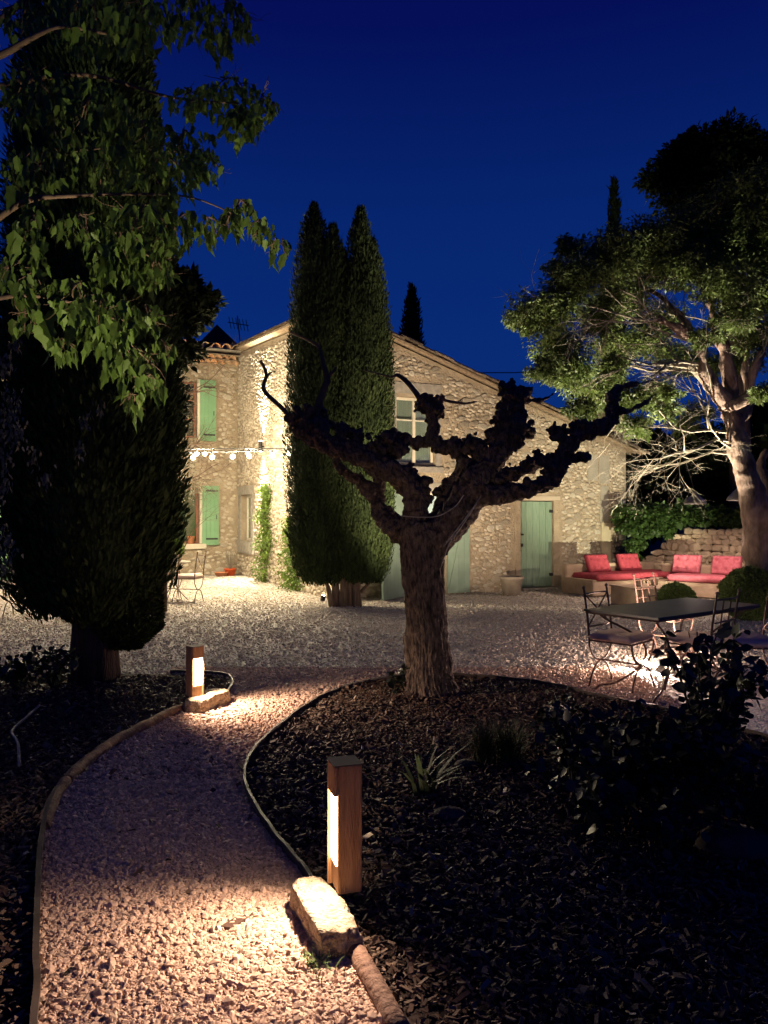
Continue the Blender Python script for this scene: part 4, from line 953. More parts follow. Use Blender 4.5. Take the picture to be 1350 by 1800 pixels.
# big near cypress
DL = 7.45; XL = -2.80
PB = ([0, 0.02, 0.05, 0.11, 0.20, 0.30, 0.45, 0.7, 0.9, 1.0], [0.30, 0.52, 0.78, 0.94, 1.0, 0.97, 0.82, 0.60, 0.3, 0.02])
spb = [(XL - 0.05, DL, 9.4, 0.80, PB), (XL + 0.28, DL - 0.05, 7.0, 0.52, PB), (XL - 0.42, DL, 6.4, 0.52, PB), (XL + 0.1, DL - 0.35, 7.4, 0.55, PB)]
cypress('big_cypress', spb, 0.62, 150000, 0.07, M_CYPD, (XL, DL, 0), 'huge dark cypress filling the left side above the mulch bed', 'cypress', None,
        [([(XL + 0.02, DL, -0.05), (XL + 0.02, DL, 0.3), (XL, DL, 1.4)], [0.235, 0.20, 0.17]), ([(XL + 0.15, DL - 0.12, -0.05), (XL + 0.13, DL - 0.12, 0.35), (XL + 0.08, DL - 0.1, 1.3)], [0.10, 0.085, 0.07]), ([(XL - 0.12, DL - 0.14, -0.05), (XL - 0.1, DL - 0.14, 0.35), (XL - 0.05, DL - 0.1, 1.3)], [0.09, 0.08, 0.07])], M_CYPBARKD, up=0.7, core=0.84)
# lower skirt tuft at the right of the trunk is another lobe
spx = [(gp(225, 1195).x * 1.0, DL - 0.05, 1.35, 0.33, ([0, 0.2, 0.6, 1], [0.25, 0.9, 0.8, 0.1]))]
P, N_ = spire_points(spx, 12000, 0.30); dirs = N_ * 0.4 + np.array([0, 0, 0.4]) + sph(len(P)) * 0.4
big = [o for o in bpy.data.objects if o.name == 'big_cypress'][0]
o = under(link('low_foliage', scatter_mesh('low_foliage', KITE_V, KITE_F, frames(dirs, N_ + sph(len(P)) * .6), np.full(len(P), 0.07), P), M_CYPD), big); o['kind'] = 'stuff'
# far cypresses beyond the roof
def far_cyp(x, ytop, ybot, wpx, d, label, n=3000):
    X = (x - 675) * d / FPX; zt = 1.6 - (ytop - 905) * d / FPX
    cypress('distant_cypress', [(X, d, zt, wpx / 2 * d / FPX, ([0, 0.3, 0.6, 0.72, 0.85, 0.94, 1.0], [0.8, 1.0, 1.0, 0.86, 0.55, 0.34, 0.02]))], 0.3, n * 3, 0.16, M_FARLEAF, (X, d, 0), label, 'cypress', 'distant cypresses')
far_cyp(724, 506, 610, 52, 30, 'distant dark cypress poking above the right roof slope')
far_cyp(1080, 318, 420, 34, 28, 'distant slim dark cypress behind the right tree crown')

# ================================================================== crowns helper
def crown_cloud(name, blobs, n, size, m, root, tv=KITE_V, tf=KITE_F, flat=0.7, droop=0.0, shell=0.45, wid=1.6):
    tot = sum(b[3] ** 2 for b in blobs); PP = []; NN = []
    for (x, y, d, rp) in blobs:
        k = max(6, int(n * rp ** 2 / tot)); c = np.array(list(at(x, y, d))); r = rp * d / FPX
        # sub-clumps for light and dark clusters
        nc = max(3, int(k / 60)); cc = sph(nc) * (RNG.random((nc, 1)) ** 0.5) * r; cc[:, 2] *= flat
        idx = RNG.integers(0, nc, k); q_ = sph(k) * (shell + (1 - shell) * RNG.random((k, 1))) * r * 0.42
        q_[:, 2] *= 0.6
        PP.append(c + cc[idx] + q_); NN.append(q_)
    P = np.concatenate(PP); N_ = np.concatenate(NN); N_ /= np.linalg.norm(N_, axis=1, keepdims=True) + 1e-9
    dirs = N_ * 0.8 + sph(len(P)) * 0.6 + np.array([0, 0, -droop])
    F = frames(dirs, sph(len(P)) * 0.6 + np.array([0, 0, 1.0])); s = size * np.exp(RNG.normal(0, 0.3, len(P)))
    S = np.stack([s * wid, s, s], 1)
    me = scatter_mesh(name, tv, tf, F, S, P); o = under(link(name, me, m), root); o['kind'] = 'stuff'; return P
def limb(root, chain, name, m, d0, sides=10):
    P = [at(x, y, d0 + dz) for x, y, dz, r in chain]; k = d0 / FPX
    SP = smooth_line(P, 4); RR = []
    for i in range(len(chain) - 1):
        for j in range(4): RR.append((chain[i][3] + (chain[i + 1][3] - chain[i][3]) * j / 4) * k)
    RR.append(chain[-1][3] * k)
    if m is M_PALEBARK:
        SP = smooth_line(SP, 3); RR = [r_ for a_, b_ in zip(RR[:-1], RR[1:]) for r_ in (a_, a_ + (b_ - a_) / 3, a_ + (b_ - a_) * 2 / 3)] + [RR[-1]]; sides = 22
    o = MB().tube(SP, RR, sides).build(name, m, None, smooth=True)
    if m is M_PALEBARK:
        c_ = np.empty(len(o.data.vertices) * 3); o.data.vertices.foreach_get('co', c_); c_ = c_.reshape(-1, 3); n_ = np.empty_like(c_).ravel(); o.data.vertices.foreach_get('normal', n_)
        c_ += n_.reshape(-1, 3) * ((vn(c_, 5, 2) - .5) * 0.10 + (vn(c_, 13, 3) - .5) * 0.04)[:, None] * min(1.0, max(RR) / 0.15); o.data.vertices.foreach_set('co', c_.astype(np.float32).ravel())
    return under(o, root)
def twiggy(mb, p, d, L_, r, depth, rnd, droop=0.0, bend=0.35):
    pts = [p]; rr = [r]; q = p.copy(); dd = d.normalized(); n_ = 5
    for i in range(n_):
        dd = (dd + Vector((rnd.gauss(0, 1), rnd.gauss(0, 1), rnd.gauss(0, 1) - droop)) * bend * 0.5).normalized(); q = q + dd * L_ / n_; pts.append(q.copy()); rr.append(r * (1 - 0.6 * (i + 1) / n_))
    mb.tube(pts, rr, 4 if depth < 2 else 5, cap=False)
    if depth > 0:
        for k in range(rnd.choice((3, 4, 4))):
            i = rnd.randint(1, n_); side = Vector((rnd.gauss(0, 1), rnd.gauss(0, 1), rnd.gauss(0, 0.8))).normalized()
            twiggy(mb, pts[i], (pts[i] - pts[i - 1]).normalized() * 0.8 + side * 0.75, L_ * rnd.uniform(0.5, 0.75), rr[i] * 0.7, depth - 1, rnd, droop, bend)

# ================================================================== RIGHT TREE
DR = 12.3
rt = empty('spreading_tree', at(1338, 1083, DR), 0, 'large evergreen tree with pale lit trunk spreading over the seating corner', 'tree')
limb(rt, [(1356, 1085, 0, 40), (1346, 1000, 0, 35), (1338, 930, 0, 32), (1332, 900, 0, 28), (1324, 868, 0, 21), (1312, 830, 0, 19), (1300, 790, 0, 18), (1292, 750, 0, 17), (1280, 712, 0, 14), (1262, 690, -.1, 15), (1243, 660, -.2, 11), (1236, 630, -.3, 9), (1222, 600, -.3, 8), (1190, 575, -.4, 7), (1160, 560, -.5, 5)], 'trunk', M_PALEBARK, DR)
limb(rt, [(1284, 730, 0, 15), (1283, 690, .1, 13), (1279, 640, .1, 11), (1268, 600, .1, 9), (1255, 570, .1, 7), (1250, 530, .1, 5)], 'limb', M_PALEBARK, DR)
limb(rt, [(1268, 715, 0, 9), (1290, 712, -.2, 9), (1312, 700, -.25, 9), (1321, 680, -.25, 8), (1322, 660, -.25, 6), (1340, 620, -.25, 5)], 'limb', M_PALEBARK, DR)
limb(rt, [(1292, 745, .1, 14), (1308, 720, .3, 12), (1318, 690, .4, 9), (1310, 640, .5, 7), (1325, 560, .5, 5)], 'limb', M_PALEBARK, DR)
limb(rt, [(1262, 690, .2, 9), (1245, 675, .3, 9), (1215, 645, .35, 7), (1180, 640, .4, 5), (1150, 640, .5, 4)], 'limb', M_PALETWIG, DR)
limb(rt, [(1345, 900, .3, 20), (1345, 850, .4, 12), (1338, 820, .5, 9), (1350, 790, .5, 9)], 'limb', M_PALEBARK, DR)
limb(rt, [(1222, 600, -.3, 7), (1200, 560, -.2, 5), (1160, 520, 0, 4), (1120, 500, .2, 3)], 'limb', M_PALEBARK, DR)
rr_ = random.Random(21); mb = MB()
for (x, y, dz, tx, ty, L_, r) in ((1283, 775, 0, 1180, 745, 1.5, 0.035), (1290, 790, 0, 1150, 790, 1.6, 0.03), (1280, 760, 0, 1120, 760, 1.7, 0.032), (1296, 800, .2, 1180, 820, 1.3, 0.03),
                                  (1230, 640, -.2, 1100, 620, 1.5, 0.035), (1215, 600, -.3, 1060, 600, 1.7, 0.03), (1190, 578, -.4, 1050, 560, 1.6, 0.03), (1180, 640, .3, 1060, 680, 1.4, 0.025), (1210, 650, .3, 1080, 640, 1.5, .03),
                                  (1160, 560, -.5, 1020, 590, 1.4, 0.022), (1120, 500, .2, 1040, 470, 1.2, 0.02), (1250, 530, .1, 1200, 430, 1.3, 0.025), (1268, 600, .1, 1240, 480, 1.3, .025), (1325, 560, .5, 1330, 430, 1.2, .025),
                                  (1320, 660, -.2, 1345, 560, 1.0, .022), (1240, 660, 0, 1180, 600, 1.2, .02), (1245, 660, 0, 1200, 640, 1.0, .02), (1200, 560, -.2, 1100, 500, 1.3, .022)):
    a = at(x, y, DR + dz); b = at(tx, ty, DR + dz + rr_.uniform(-.4, .4)); twiggy(mb, a, b - a, L_, r * 0.8, 4 if y > 730 else 3, rr_, droop=0.10, bend=0.45)
under(mb.build('twigs', M_PALETWIG), rt)['kind'] = 'stuff'
RB = [(960, 545, 58), (925, 560, 34), (1010, 490, 52), (1003, 432, 26), (975, 470, 20), (1075, 450, 62), (1150, 430, 62), (1225, 400, 62), (1300, 380, 60), (1345, 440, 60), (1350, 380, 50), (1290, 340, 40), (1340, 520, 60), (1275, 500, 50), (1210, 470, 48),
      (985, 610, 50), (1000, 660, 46), (955, 650, 30), (1050, 690, 42), (1075, 650, 30), (1110, 700, 34), (1020, 720, 26), (1170, 722, 26), (1120, 745, 30), (1090, 520, 46), (1050, 560, 36), (1330, 590, 44), (1290, 560, 36), (1345, 330, 50), (1250, 450, 45), (1150, 480, 40), (1240, 590, 26), (1340, 690, 26), (1180, 690, 20)]
RBL = [(x, y, DR + 2.6, r) for x, y, r in ((1130, 600, 50), (1190, 630, 40), (1080, 610, 40), (1160, 560, 45), (1230, 720, 26), (1150, 690, 36), (1250, 640, 36), (1060, 540, 40), (1310, 640, 30), (1200, 740, 30))] + [(x, y, DR - 0.5 + rr_.uniform(-0.7, 1.0), r) for x, y, r in RB]
crown_cloud('foliage', RBL, 190000, 0.056, M_OAK, rt, droop=0.5, wid=1.3)
dt = empty('dark_pine', at(1290, 1050, 19), 0, 'tall dark tree top against the sky at the upper right', 'tree')
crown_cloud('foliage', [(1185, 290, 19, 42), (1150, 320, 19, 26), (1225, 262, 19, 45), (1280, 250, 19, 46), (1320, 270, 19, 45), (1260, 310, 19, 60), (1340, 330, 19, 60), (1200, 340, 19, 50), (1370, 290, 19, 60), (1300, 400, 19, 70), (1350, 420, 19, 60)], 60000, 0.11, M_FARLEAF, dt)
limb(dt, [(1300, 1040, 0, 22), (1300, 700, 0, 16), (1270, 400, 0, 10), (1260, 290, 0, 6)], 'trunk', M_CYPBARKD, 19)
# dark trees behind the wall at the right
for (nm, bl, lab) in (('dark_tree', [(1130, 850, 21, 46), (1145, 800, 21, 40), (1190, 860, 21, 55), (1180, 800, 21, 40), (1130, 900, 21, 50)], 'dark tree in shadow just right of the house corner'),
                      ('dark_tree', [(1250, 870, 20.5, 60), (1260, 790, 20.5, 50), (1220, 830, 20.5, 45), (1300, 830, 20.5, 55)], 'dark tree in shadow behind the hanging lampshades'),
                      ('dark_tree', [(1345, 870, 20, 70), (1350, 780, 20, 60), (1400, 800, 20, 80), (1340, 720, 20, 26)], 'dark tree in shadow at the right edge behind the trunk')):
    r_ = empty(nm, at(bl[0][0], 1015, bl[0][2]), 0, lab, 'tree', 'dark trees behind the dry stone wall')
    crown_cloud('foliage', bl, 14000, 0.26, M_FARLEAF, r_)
    limb(r_, [(bl[0][0], 1020, 0, 12), (bl[0][0] + 4, 880, 0, 8)], 'trunk', M_CYPBARKD, bl[0][2])
# shadowy feathery tree between big cypress and house
lt = empty('feathery_tree', at(330, 1012, 17.5), 0, 'dim feathery conifer between the big cypress and the tiled eave', 'tree')
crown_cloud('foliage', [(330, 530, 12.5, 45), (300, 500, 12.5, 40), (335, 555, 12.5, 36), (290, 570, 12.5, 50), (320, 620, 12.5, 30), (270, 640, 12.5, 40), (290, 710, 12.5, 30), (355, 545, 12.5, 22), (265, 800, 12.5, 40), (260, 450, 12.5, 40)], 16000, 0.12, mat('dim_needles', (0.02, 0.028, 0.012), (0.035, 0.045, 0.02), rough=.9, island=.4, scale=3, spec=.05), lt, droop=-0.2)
limb(lt, [(285, 1075, 0, 9), (290, 850, 0, 8), (310, 560, 0, 4)], 'trunk', M_CYPBARKD, 12.5)

# ================================================================== LEFT BROADLEAF TREE
DB = 4.9
bt = empty('broadleaf_tree', (-3.6, 4.7, 0), 0, 'leafy tree with drooping lit green leaves overhanging from the left', 'tree')
def pl(x, y, dz=0): return at(x, y, DB + dz)
limbs_b = [[(-230, 1250, 0, 40), (-240, 900, 0, 34), (-230, 500, 0, 28), (-200, 250, 0, 22), (-120, 140, 0, 12), (0, 95, 0, 6), (60, 62, 0, 4.5), (110, 45, .1, 3), (200, 60, .2, 2.5)],
           [(-230, 600, 0, 18), (-120, 480, -.1, 10), (0, 380, -.1, 5.5), (55, 350, -.1, 4.5), (120, 344, -.1, 3.5), (205, 341, -.1, 2.5), (330, 345, 0, 1.5), (420, 380, 0, 1)],
           [(-230, 700, 0, 14), (-100, 560, 0, 8), (20, 520, 0, 4), (120, 530, 0, 2.5), (200, 560, 0, 1.5)],
           [(-160, 190, .2, 10), (0, 150, .3, 6), (150, 130, .4, 4), (300, 170, .4, 2.5), (420, 180, .4, 1.5)],
           [(-120, 140, .3, 8), (100, -40, .4, 5), (300, -60, .4, 4), (400, 0, .4, 2.5), (430, 60, .4, 1)]]
for i, ch in enumerate(limbs_b): limb(bt, ch, 'trunk' if i == 0 else 'branch', M_TWIG, DB, 8)
BB = [(250, 395, 62, -.2), (320, 400, 42, -.1), (365, 395, 24, 0), (200, 440, 55, -.2), (265, 470, 40, -.2), (140, 395, 38, -.1), (185, 560, 62, -.2), (255, 555, 34, -.1), (225, 635, 46, -.2), (262, 672, 26, -.2), (235, 700, 18, -.2), (130, 520, 46, -.1), (285, 610, 24, 0), (110, 610, 26, 0),
      (425, 365, 26, .1), (460, 400, 26, .1), (490, 430, 20, .1), (405, 390, 20, .1), (400, 165, 52, .4), (455, 185, 36, .4), (420, 215, 36, .4), (330, 170, 30, .4), (335, 255, 46, .3), (295, 300, 56, .2), (360, 290, 32, .3), (250, 240, 50, .3),
      (400, 30, 42, .4), (430, 50, 22, .4), (330, 20, 52, .4), (385, 75, 24, .4), (250, 40, 60, .4), (150, 30, 70, .4), (40, 30, 40, .4), (60, 160, 70, .3), (150, 200, 80, .3), (180, 290, 60, .2), (60, 300, 60, .2), (40, 480, 50, 0), (60, 400, 40, 0), (50, 560, 30, 0)]
PP = []; 
for (x, y, r, dz) in BB:
    k = int(r * r * 0.038) + 6
    for _ in range(k):
        a = rnd.uniform(0, 6.28); q = math.sqrt(rnd.random()) * r
        PP.append(tuple(pl(x + q * math.cos(a), y + q * math.sin(a) * 0.85, dz + rnd.uniform(-0.35, 0.5))) )
PP = np.array(PP); n = len(PP)
dirs = np.stack([RNG.normal(0, .35, n), RNG.normal(0, .35, n), -np.abs(RNG.normal(1.0, .25, n))], 1)
nr = np.stack([RNG.normal(0, .6, n), RNG.normal(-0.8, .5, n), RNG.normal(0.3, .4, n)], 1); FB_ = frames(dirs, nr); SZ = 0.080 * np.exp(RNG.normal(0, 0.33, n))
order = np.argsort(-(SZ / PP[:, 1]) * (PP[:, 2] > 1.6) * (np.abs(PP[:, 0] / PP[:, 1]) < 0.5)); big300, rest = order[:295], order[295:]
lm = bpy.data.meshes.new('leaf'); lm.from_pydata(LEAF_V, [], LEAF_F); lm.materials.append(M_LEAF)
def leaf_objects(idx, F, S, P, me, root):
    inv = Matrix.Translation(root.location).inverted()
    for i in idx:
        o = bpy.data.objects.new('leaf', me); C.objects.link(o); o.parent = root; o.matrix_parent_inverse = inv
        f = F[i] * S[i]; o.matrix_basis = Matrix(((f[0, 0], f[0, 1], f[0, 2], P[i, 0]), (f[1, 0], f[1, 1], f[1, 2], P[i, 1]), (f[2, 0], f[2, 1], f[2, 2], P[i, 2]), (0, 0, 0, 1)))
leaf_objects(big300, FB_, SZ, PP, lm, bt)
under(link('foliage', scatter_mesh('foliage', LEAF_V, LEAF_F, FB_[rest], SZ[rest], PP[rest]), M_LEAF), bt)['kind'] = 'stuff'
mb = MB()
for (x, y, r, dz) in BB:
    for _ in range(3):
        a = pl(x + rnd.uniform(-r, r) * .3, y - r * 0.6, dz); twiggy(mb, a, Vector((rnd.gauss(0, .6), rnd.gauss(0, .4), -0.6)), r * DB / FPX * 1.3, 0.006, 1, rnd)
under(mb.build('twigs', M_TWIG), bt)['kind'] = 'stuff'

# ================================================================== climbing plants, vines
def leaf_patch(name, w, path, n, size, m, label, cat, spread, off=0.05, stems=True):
    root = empty(name, w.pt(path[0][0], 0, off), 0, label, cat)
    PP = []
    for _ in range(n):
        i = rnd.randrange(len(path) - 1); t = rnd.random(); a = path[i][0] + (path[i + 1][0] - path[i][0]) * t; z = path[i][1] + (path[i + 1][1] - path[i][1]) * t
        s_ = spread(z); PP.append(tuple(w.pt(a + rnd.gauss(0, 1) * s_, max(0.02, z + rnd.gauss(0, .06)), off + abs(rnd.gauss(0, 1)) * s_ * 0.5)))
    P = np.array(PP); me = scatter_mesh('foliage', OVAL_V, OVAL_F, frames(sph(n) + np.array([0, 0, -0.3])), size * np.exp(RNG.normal(0, .3, n)), P)
    under(link('foliage', me, m), root)['kind'] = 'stuff'
    mb = MB()
    for k in range(5):
        mb.tube([w.pt(a + rnd.gauss(0, .05), z, off * 0.6 + rnd.uniform(0, .03)) for a, z in path], 0.009, 5)
    under(mb.build('stem', M_TWIG), root); return root
leaf_patch('climbing_plant', WL, [(4.35, 0.0), (4.15, 0.7), (3.95, 1.1), (4.25, 1.6), (3.95, 2.0), (4.2, 2.3)], 2200, 0.062, M_VINE, 'leafy climber on the side wall below the bright wall lamp', 'climber', lambda z: (0.30 - 0.08 * z) * (0.55 + 0.6 * abs(math.sin(z * 5))))
leaf_patch('climbing_plant', WL, [(2.0, 0.0), (2.1, 0.5), (2.3, 1.0), (2.35, 1.5)], 1400, 0.062, M_VINE, 'low bushy climber at the wall foot beside the twin cypress', 'climber', lambda z: 0.30 - 0.12 * z)
vr = empty('bare_vine', WW.pt(2.1, 0, 0.1), 0, 'tangled bare vine climbing the wing wall beside the windows', 'climber')
mb = MB(); vrn = random.Random(4)
for k in range(8):
    a = vrn.uniform(1.4, 2.6); twiggy(mb, WW.pt(a, 0.3 + k * 0.6, 0.10), Vector((0.3, -0.1, 0.6)), 1.5, 0.018, 3, vrn)
for (x, y) in ((318, 845), (322, 850), (320, 700), (330, 640), (315, 780)):
    a = at(x, y, 19.2); twiggy(mb, a, Vector((0.9, -0.2, 0.05)), 1.1, 0.016, 3, vrn)
under(mb.build('stem', M_TWIG), vr)
P = np.array([tuple(WW.pt(vrn.uniform(1.15, 2.7), vrn.uniform(1.8, 5.9), abs(vrn.gauss(0.1, .08)))) for _ in range(2600)] + [tuple(at(335 + vrn.gauss(0, 18), 858 + vrn.gauss(0, 10), 19)) for _ in range(300)])
under(link('foliage', scatter_mesh('foliage', OVAL_V, OVAL_F, frames(sph(len(P))), np.full(len(P), 0.06), P), mat('vine_bud', (0.13, 0.12, 0.08), (0.2, 0.19, 0.13), rough=.8, island=.4)), vr)['kind'] = 'stuff'
# pale leaves of a climber at the far left
lc = empty('pale_climber', at(10, 1020, 12), 0, 'pale leaved climber hanging at the left picture edge', 'climber')
P = []
for (x, y, r) in ((8, 640, 12), (20, 700, 14), (12, 740, 18), (30, 770, 14), (60, 800, 8), (78, 840, 8), (10, 800, 14), (5, 850, 12), (15, 980, 14), (10, 940, 10), (150, 740, 8), (175, 715, 8), (140, 790, 8), (25, 600, 8)):
    for k in range(int(r * 3)): P.append(tuple(at(x + vrn.gauss(0, r * .7), y + vrn.gauss(0, r), 6.3 if x > 55 else 6.2)))
P = np.array(P); under(link('foliage', scatter_mesh('foliage', LEAF_V, LEAF_F, frames(sph(len(P)) * .5 + np.array([0, 0, -1.])), np.full(len(P), 0.05), P), mat('pale_leaf', (0.13, 0.13, 0.09), (0.2, 0.2, 0.14), rough=.6, island=.4)), lc)['kind'] = 'stuff'
under(MB().tube([Vector((-3.7, 6.3, 0)), at(-30, 900, 6.3), at(-12, 720, 6.3), at(-25, 560, 6.3)], 0.015, 6).build('stem', M_TWIG), lc)

# ================================================================== DRY STONE WALL, IVY
Wd = Vector((0.75, -0.66, 0)).normalized(); Wn = Vector((Wd.y, -Wd.x, 0)); 
if Wn.y > 0: Wn = -Wn
WO = Vector((5.62, 17.1, 0))
dw = empty('dry_stone_wall', WO, 0, 'low dry stone wall behind the red cushioned seats', 'wall')
def dpt(a, z, off=0): return WO + Wd * a + Wn * off + Vector((0, 0, z))
LW = 3.9
core = MB(); core.add([dpt(0, 0, -.05), dpt(LW, 0, -.05), dpt(LW, 1.30, -.05), dpt(0.9, 1.15, -.05), dpt(0, 0.5, -.05), dpt(0, 0, -.5), dpt(LW, 0, -.5), dpt(LW, 1.3, -.5), dpt(.9, 1.15, -.5), dpt(0, .5, -.5)],
    [(0, 1, 2, 3, 4), (9, 8, 7, 6, 5), (2, 3, 8, 7), (3, 4, 9, 8), (4, 0, 5, 9)]); under(core.build('wall_core', M_DARK), dw)
DS = []
for k in range(6):
    bm = bmesh.new(); bmesh.ops.create_icosphere(bm, subdivisions=2, radius=1)
    for v_ in bm.verts:
        c = v_.co; q = Vector((max(-.72, min(.72, c.x)), max(-.72, min(.72, c.y)), max(-.72, min(.72, c.z)))) / .72
        q += Vector((vn(np.array([c[:]]), 1.5, k)[0] - .5, vn(np.array([c[:]]), 1.5, k + 20)[0] - .5, vn(np.array([c[:]]), 1.5, k + 40)[0] - .5)) * 0.5
        v_.co = q
    me = bpy.data.meshes.new('stone'); bm.to_mesh(me); bm.free(); me.materials.append(M_DRY); DS.append(me)
z = 0.34; row = 0; cnt = 0
invw = Matrix.Translation(WO).inverted()
while z < 1.42:
    hgt = random.uniform(0.045, 0.075); a = -0.05 + random.uniform(0, .1)
    while a < LW:
        w_ = random.uniform(0.05, 0.13); top = 0.5 + 0.72 * a if a < 1.0 else 1.22 + 0.03 * a
        if z + hgt < top + 0.08 and cnt < 295:
            o = bpy.data.objects.new('stone', random.choice(DS)); C.objects.link(o); cnt += 1
            B = Matrix(((Wd.x, Wn.x, 0, 0), (Wd.y, Wn.y, 0, 0), (0, 0, 1, 0), (0, 0, 0, 1)))
            M_ = Matrix.Translation(dpt(a + w_, z + hgt * .9 + random.uniform(-.02, .02), random.uniform(-0.06, 0.0))) @ B @ Matrix.Rotation(random.uniform(-.22, .22), 4, 'Y') @ Matrix.Diagonal((w_ * 1.0, 0.09, hgt * random.uniform(.92, 1.3), 1))
            o.parent = dw; o.matrix_parent_inverse = invw; o.matrix_basis = M_
        a += w_ * 2 * 1.02
    z += hgt * 1.95
iv = empty('ivy_hedge', dpt(1.5, 0, -.6), 0, 'thick ivy hedge spilling over the dry stone wall', 'hedge')
IB = [(x_, y_ + 7, d_ + 0.3, r_ + 3) for x_, y_, d_, r_ in ((1108, 915, 16.4, 24), (1104, 890, 16.4, 16), (1130, 905, 16.6, 32), (1165, 900, 16.4, 28), (1145, 925, 16.3, 20), (1120, 950, 16.4, 14), (1200, 897, 16.2, 24), (1170, 925, 16.2, 12), (1235, 900, 16.0, 20), (1265, 902, 15.8, 20), (1300, 902, 15.6, 20), (1330, 902, 15.4, 22), (1360, 902, 15.2, 30), (1112, 975, 16.5, 12), (1220, 885, 16.4, 14))]
crown_cloud('foliage', IB, 26000, 0.075, M_IVY, iv, OVAL_V, OVAL_F, droop=0.4, wid=1.3)
mb = MB(); mb.tube([dpt(-0.1, 0, -.2), dpt(0, .6, -.1), dpt(-.1, 1.2, 0)], 0.03, 6); under(mb.build('stem', M_TWIG), iv)

# ================================================================== SEATING
UA = math.atan2(u.y, u.x); WA = math.atan2(Wd.y, Wd.x)
def lounge(origin, ang, L_, W_, label):
    root = empty('wicker_sofa', origin, ang, label, 'sofa', 'wicker corner sofas')
    MB().box((0, -W_, 0.03), (L_, 0, 0.30)).build('base', M_WICKER, root, bevel=0.015)
    MB().box((0, -0.16, 0.302), (L_, 0.0, 0.60)).build('backrest', M_WICKER, root, bevel=0.015)
    MB().box((0.004, -W_ + 0.01, 0.302), (0.12, -0.165, 0.34)).build('armrest', M_WICKER, root, bevel=0.01)
    return root
S1 = Vector((3.60, 15.62, 0)); lounge(S1, UA, 2.35, 0.95, 'wicker sofa along the house wall, left leg of the corner')
S2 = Vector((5.70, 16.05, 0)); lounge(S2 + Wd * 0.15, WA, 2.7, 0.9, 'wicker sofa before the dry stone wall, right leg of the corner')
def cushion_mesh(w, h, t, nx, nz, frill=0.02):
    gx, gz = 26, 18; V_ = []; F_ = []
    for side in (1, -1):
        for j in range(gz + 1):
            for i in range(gx + 1):
                x = i / gx; z = j / gz; ex = min(x, 1 - x) * w; ez = min(z, 1 - z) * h; e = min(ex, ez)
                th = t / 2 * min(1, (e / 0.05)) ** 0.5 if e > 0 else 0
                for a in range(nx):
                    for b in range(nz):
                        cx_, cz_ = (a + .5) / nx, (b + .5) / nz; dd = ((x - cx_) * w) ** 2 + ((z - cz_) * h) ** 2
                        th -= t * 0.34 * math.exp(-dd / 0.0012)
                fr = 0.006 * math.sin((i + j) * 2.1) if e < 0.04 else 0
                V_.append(((x - .5) * w + fr, side * th, z * h + fr))
    n_ = (gx + 1) * (gz + 1)
    for s_ in range(2):
        for j in range(gz):
            for i in range(gx):
                q = s_ * n_ + j * (gx + 1) + i; f = (q, q + 1, q + gx + 2, q + gx + 1); F_.append(f if s_ else f[::-1])
    me = bpy.data.meshes.new('cushion'); me.from_pydata(V_, [], F_); bm = bmesh.new(); bm.from_mesh(me); bmesh.ops.remove_doubles(bm, verts=bm.verts[:], dist=0.0006); bm.to_mesh(me); bm.free(); return me
BC = cushion_mesh(0.56, 0.40, 0.15, 3, 2); SCm = cushion_mesh(1.15, 0.80, 0.13, 5, 3)
def cushion(me, m, M_, name, label, group):
    me2 = me.copy(); me2.materials.clear(); me2.materials.append(m)
    o = link(name, me2, None, None, None, True); o.matrix_world = M_; return tag(o, label, 'cushion', group)
def lm4(origin, ang, x, y, z, tilt=0, rz=0): return Matrix.Translation(origin) @ Matrix.Rotation(ang, 4, 'Z') @ Matrix.Translation((x, y, z)) @ Matrix.Rotation(rz, 4, 'Z') @ Matrix.Rotation(tilt, 4, 'X')
O2 = S2 + Wd * 0.15
GB = 'red back cushions on the corner sofa'; GS = 'red seat mattresses on the corner sofa'
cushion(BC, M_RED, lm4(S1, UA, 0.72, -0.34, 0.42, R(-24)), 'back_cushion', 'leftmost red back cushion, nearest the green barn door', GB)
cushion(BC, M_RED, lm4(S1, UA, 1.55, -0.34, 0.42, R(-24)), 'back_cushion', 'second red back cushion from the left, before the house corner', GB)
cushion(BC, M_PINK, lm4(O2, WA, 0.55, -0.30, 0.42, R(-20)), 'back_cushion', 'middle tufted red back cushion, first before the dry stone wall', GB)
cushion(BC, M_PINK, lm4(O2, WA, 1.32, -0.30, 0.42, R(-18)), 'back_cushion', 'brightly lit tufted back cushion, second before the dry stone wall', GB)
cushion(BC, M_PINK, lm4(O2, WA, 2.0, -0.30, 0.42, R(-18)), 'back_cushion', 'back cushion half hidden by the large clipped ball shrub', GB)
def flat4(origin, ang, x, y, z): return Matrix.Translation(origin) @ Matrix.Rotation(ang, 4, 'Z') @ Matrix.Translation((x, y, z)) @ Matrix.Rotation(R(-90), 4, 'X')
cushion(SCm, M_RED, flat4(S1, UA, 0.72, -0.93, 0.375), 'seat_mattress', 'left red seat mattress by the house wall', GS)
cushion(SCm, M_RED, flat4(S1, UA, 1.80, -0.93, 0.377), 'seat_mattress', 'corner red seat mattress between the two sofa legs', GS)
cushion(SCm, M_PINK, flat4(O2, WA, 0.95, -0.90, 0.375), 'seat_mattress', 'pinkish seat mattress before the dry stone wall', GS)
cushion(SCm, M_PINK, flat4(O2, WA, 2.08, -0.90, 0.38), 'seat_mattress', 'brightest seat mattress beside the large ball shrub', GS)
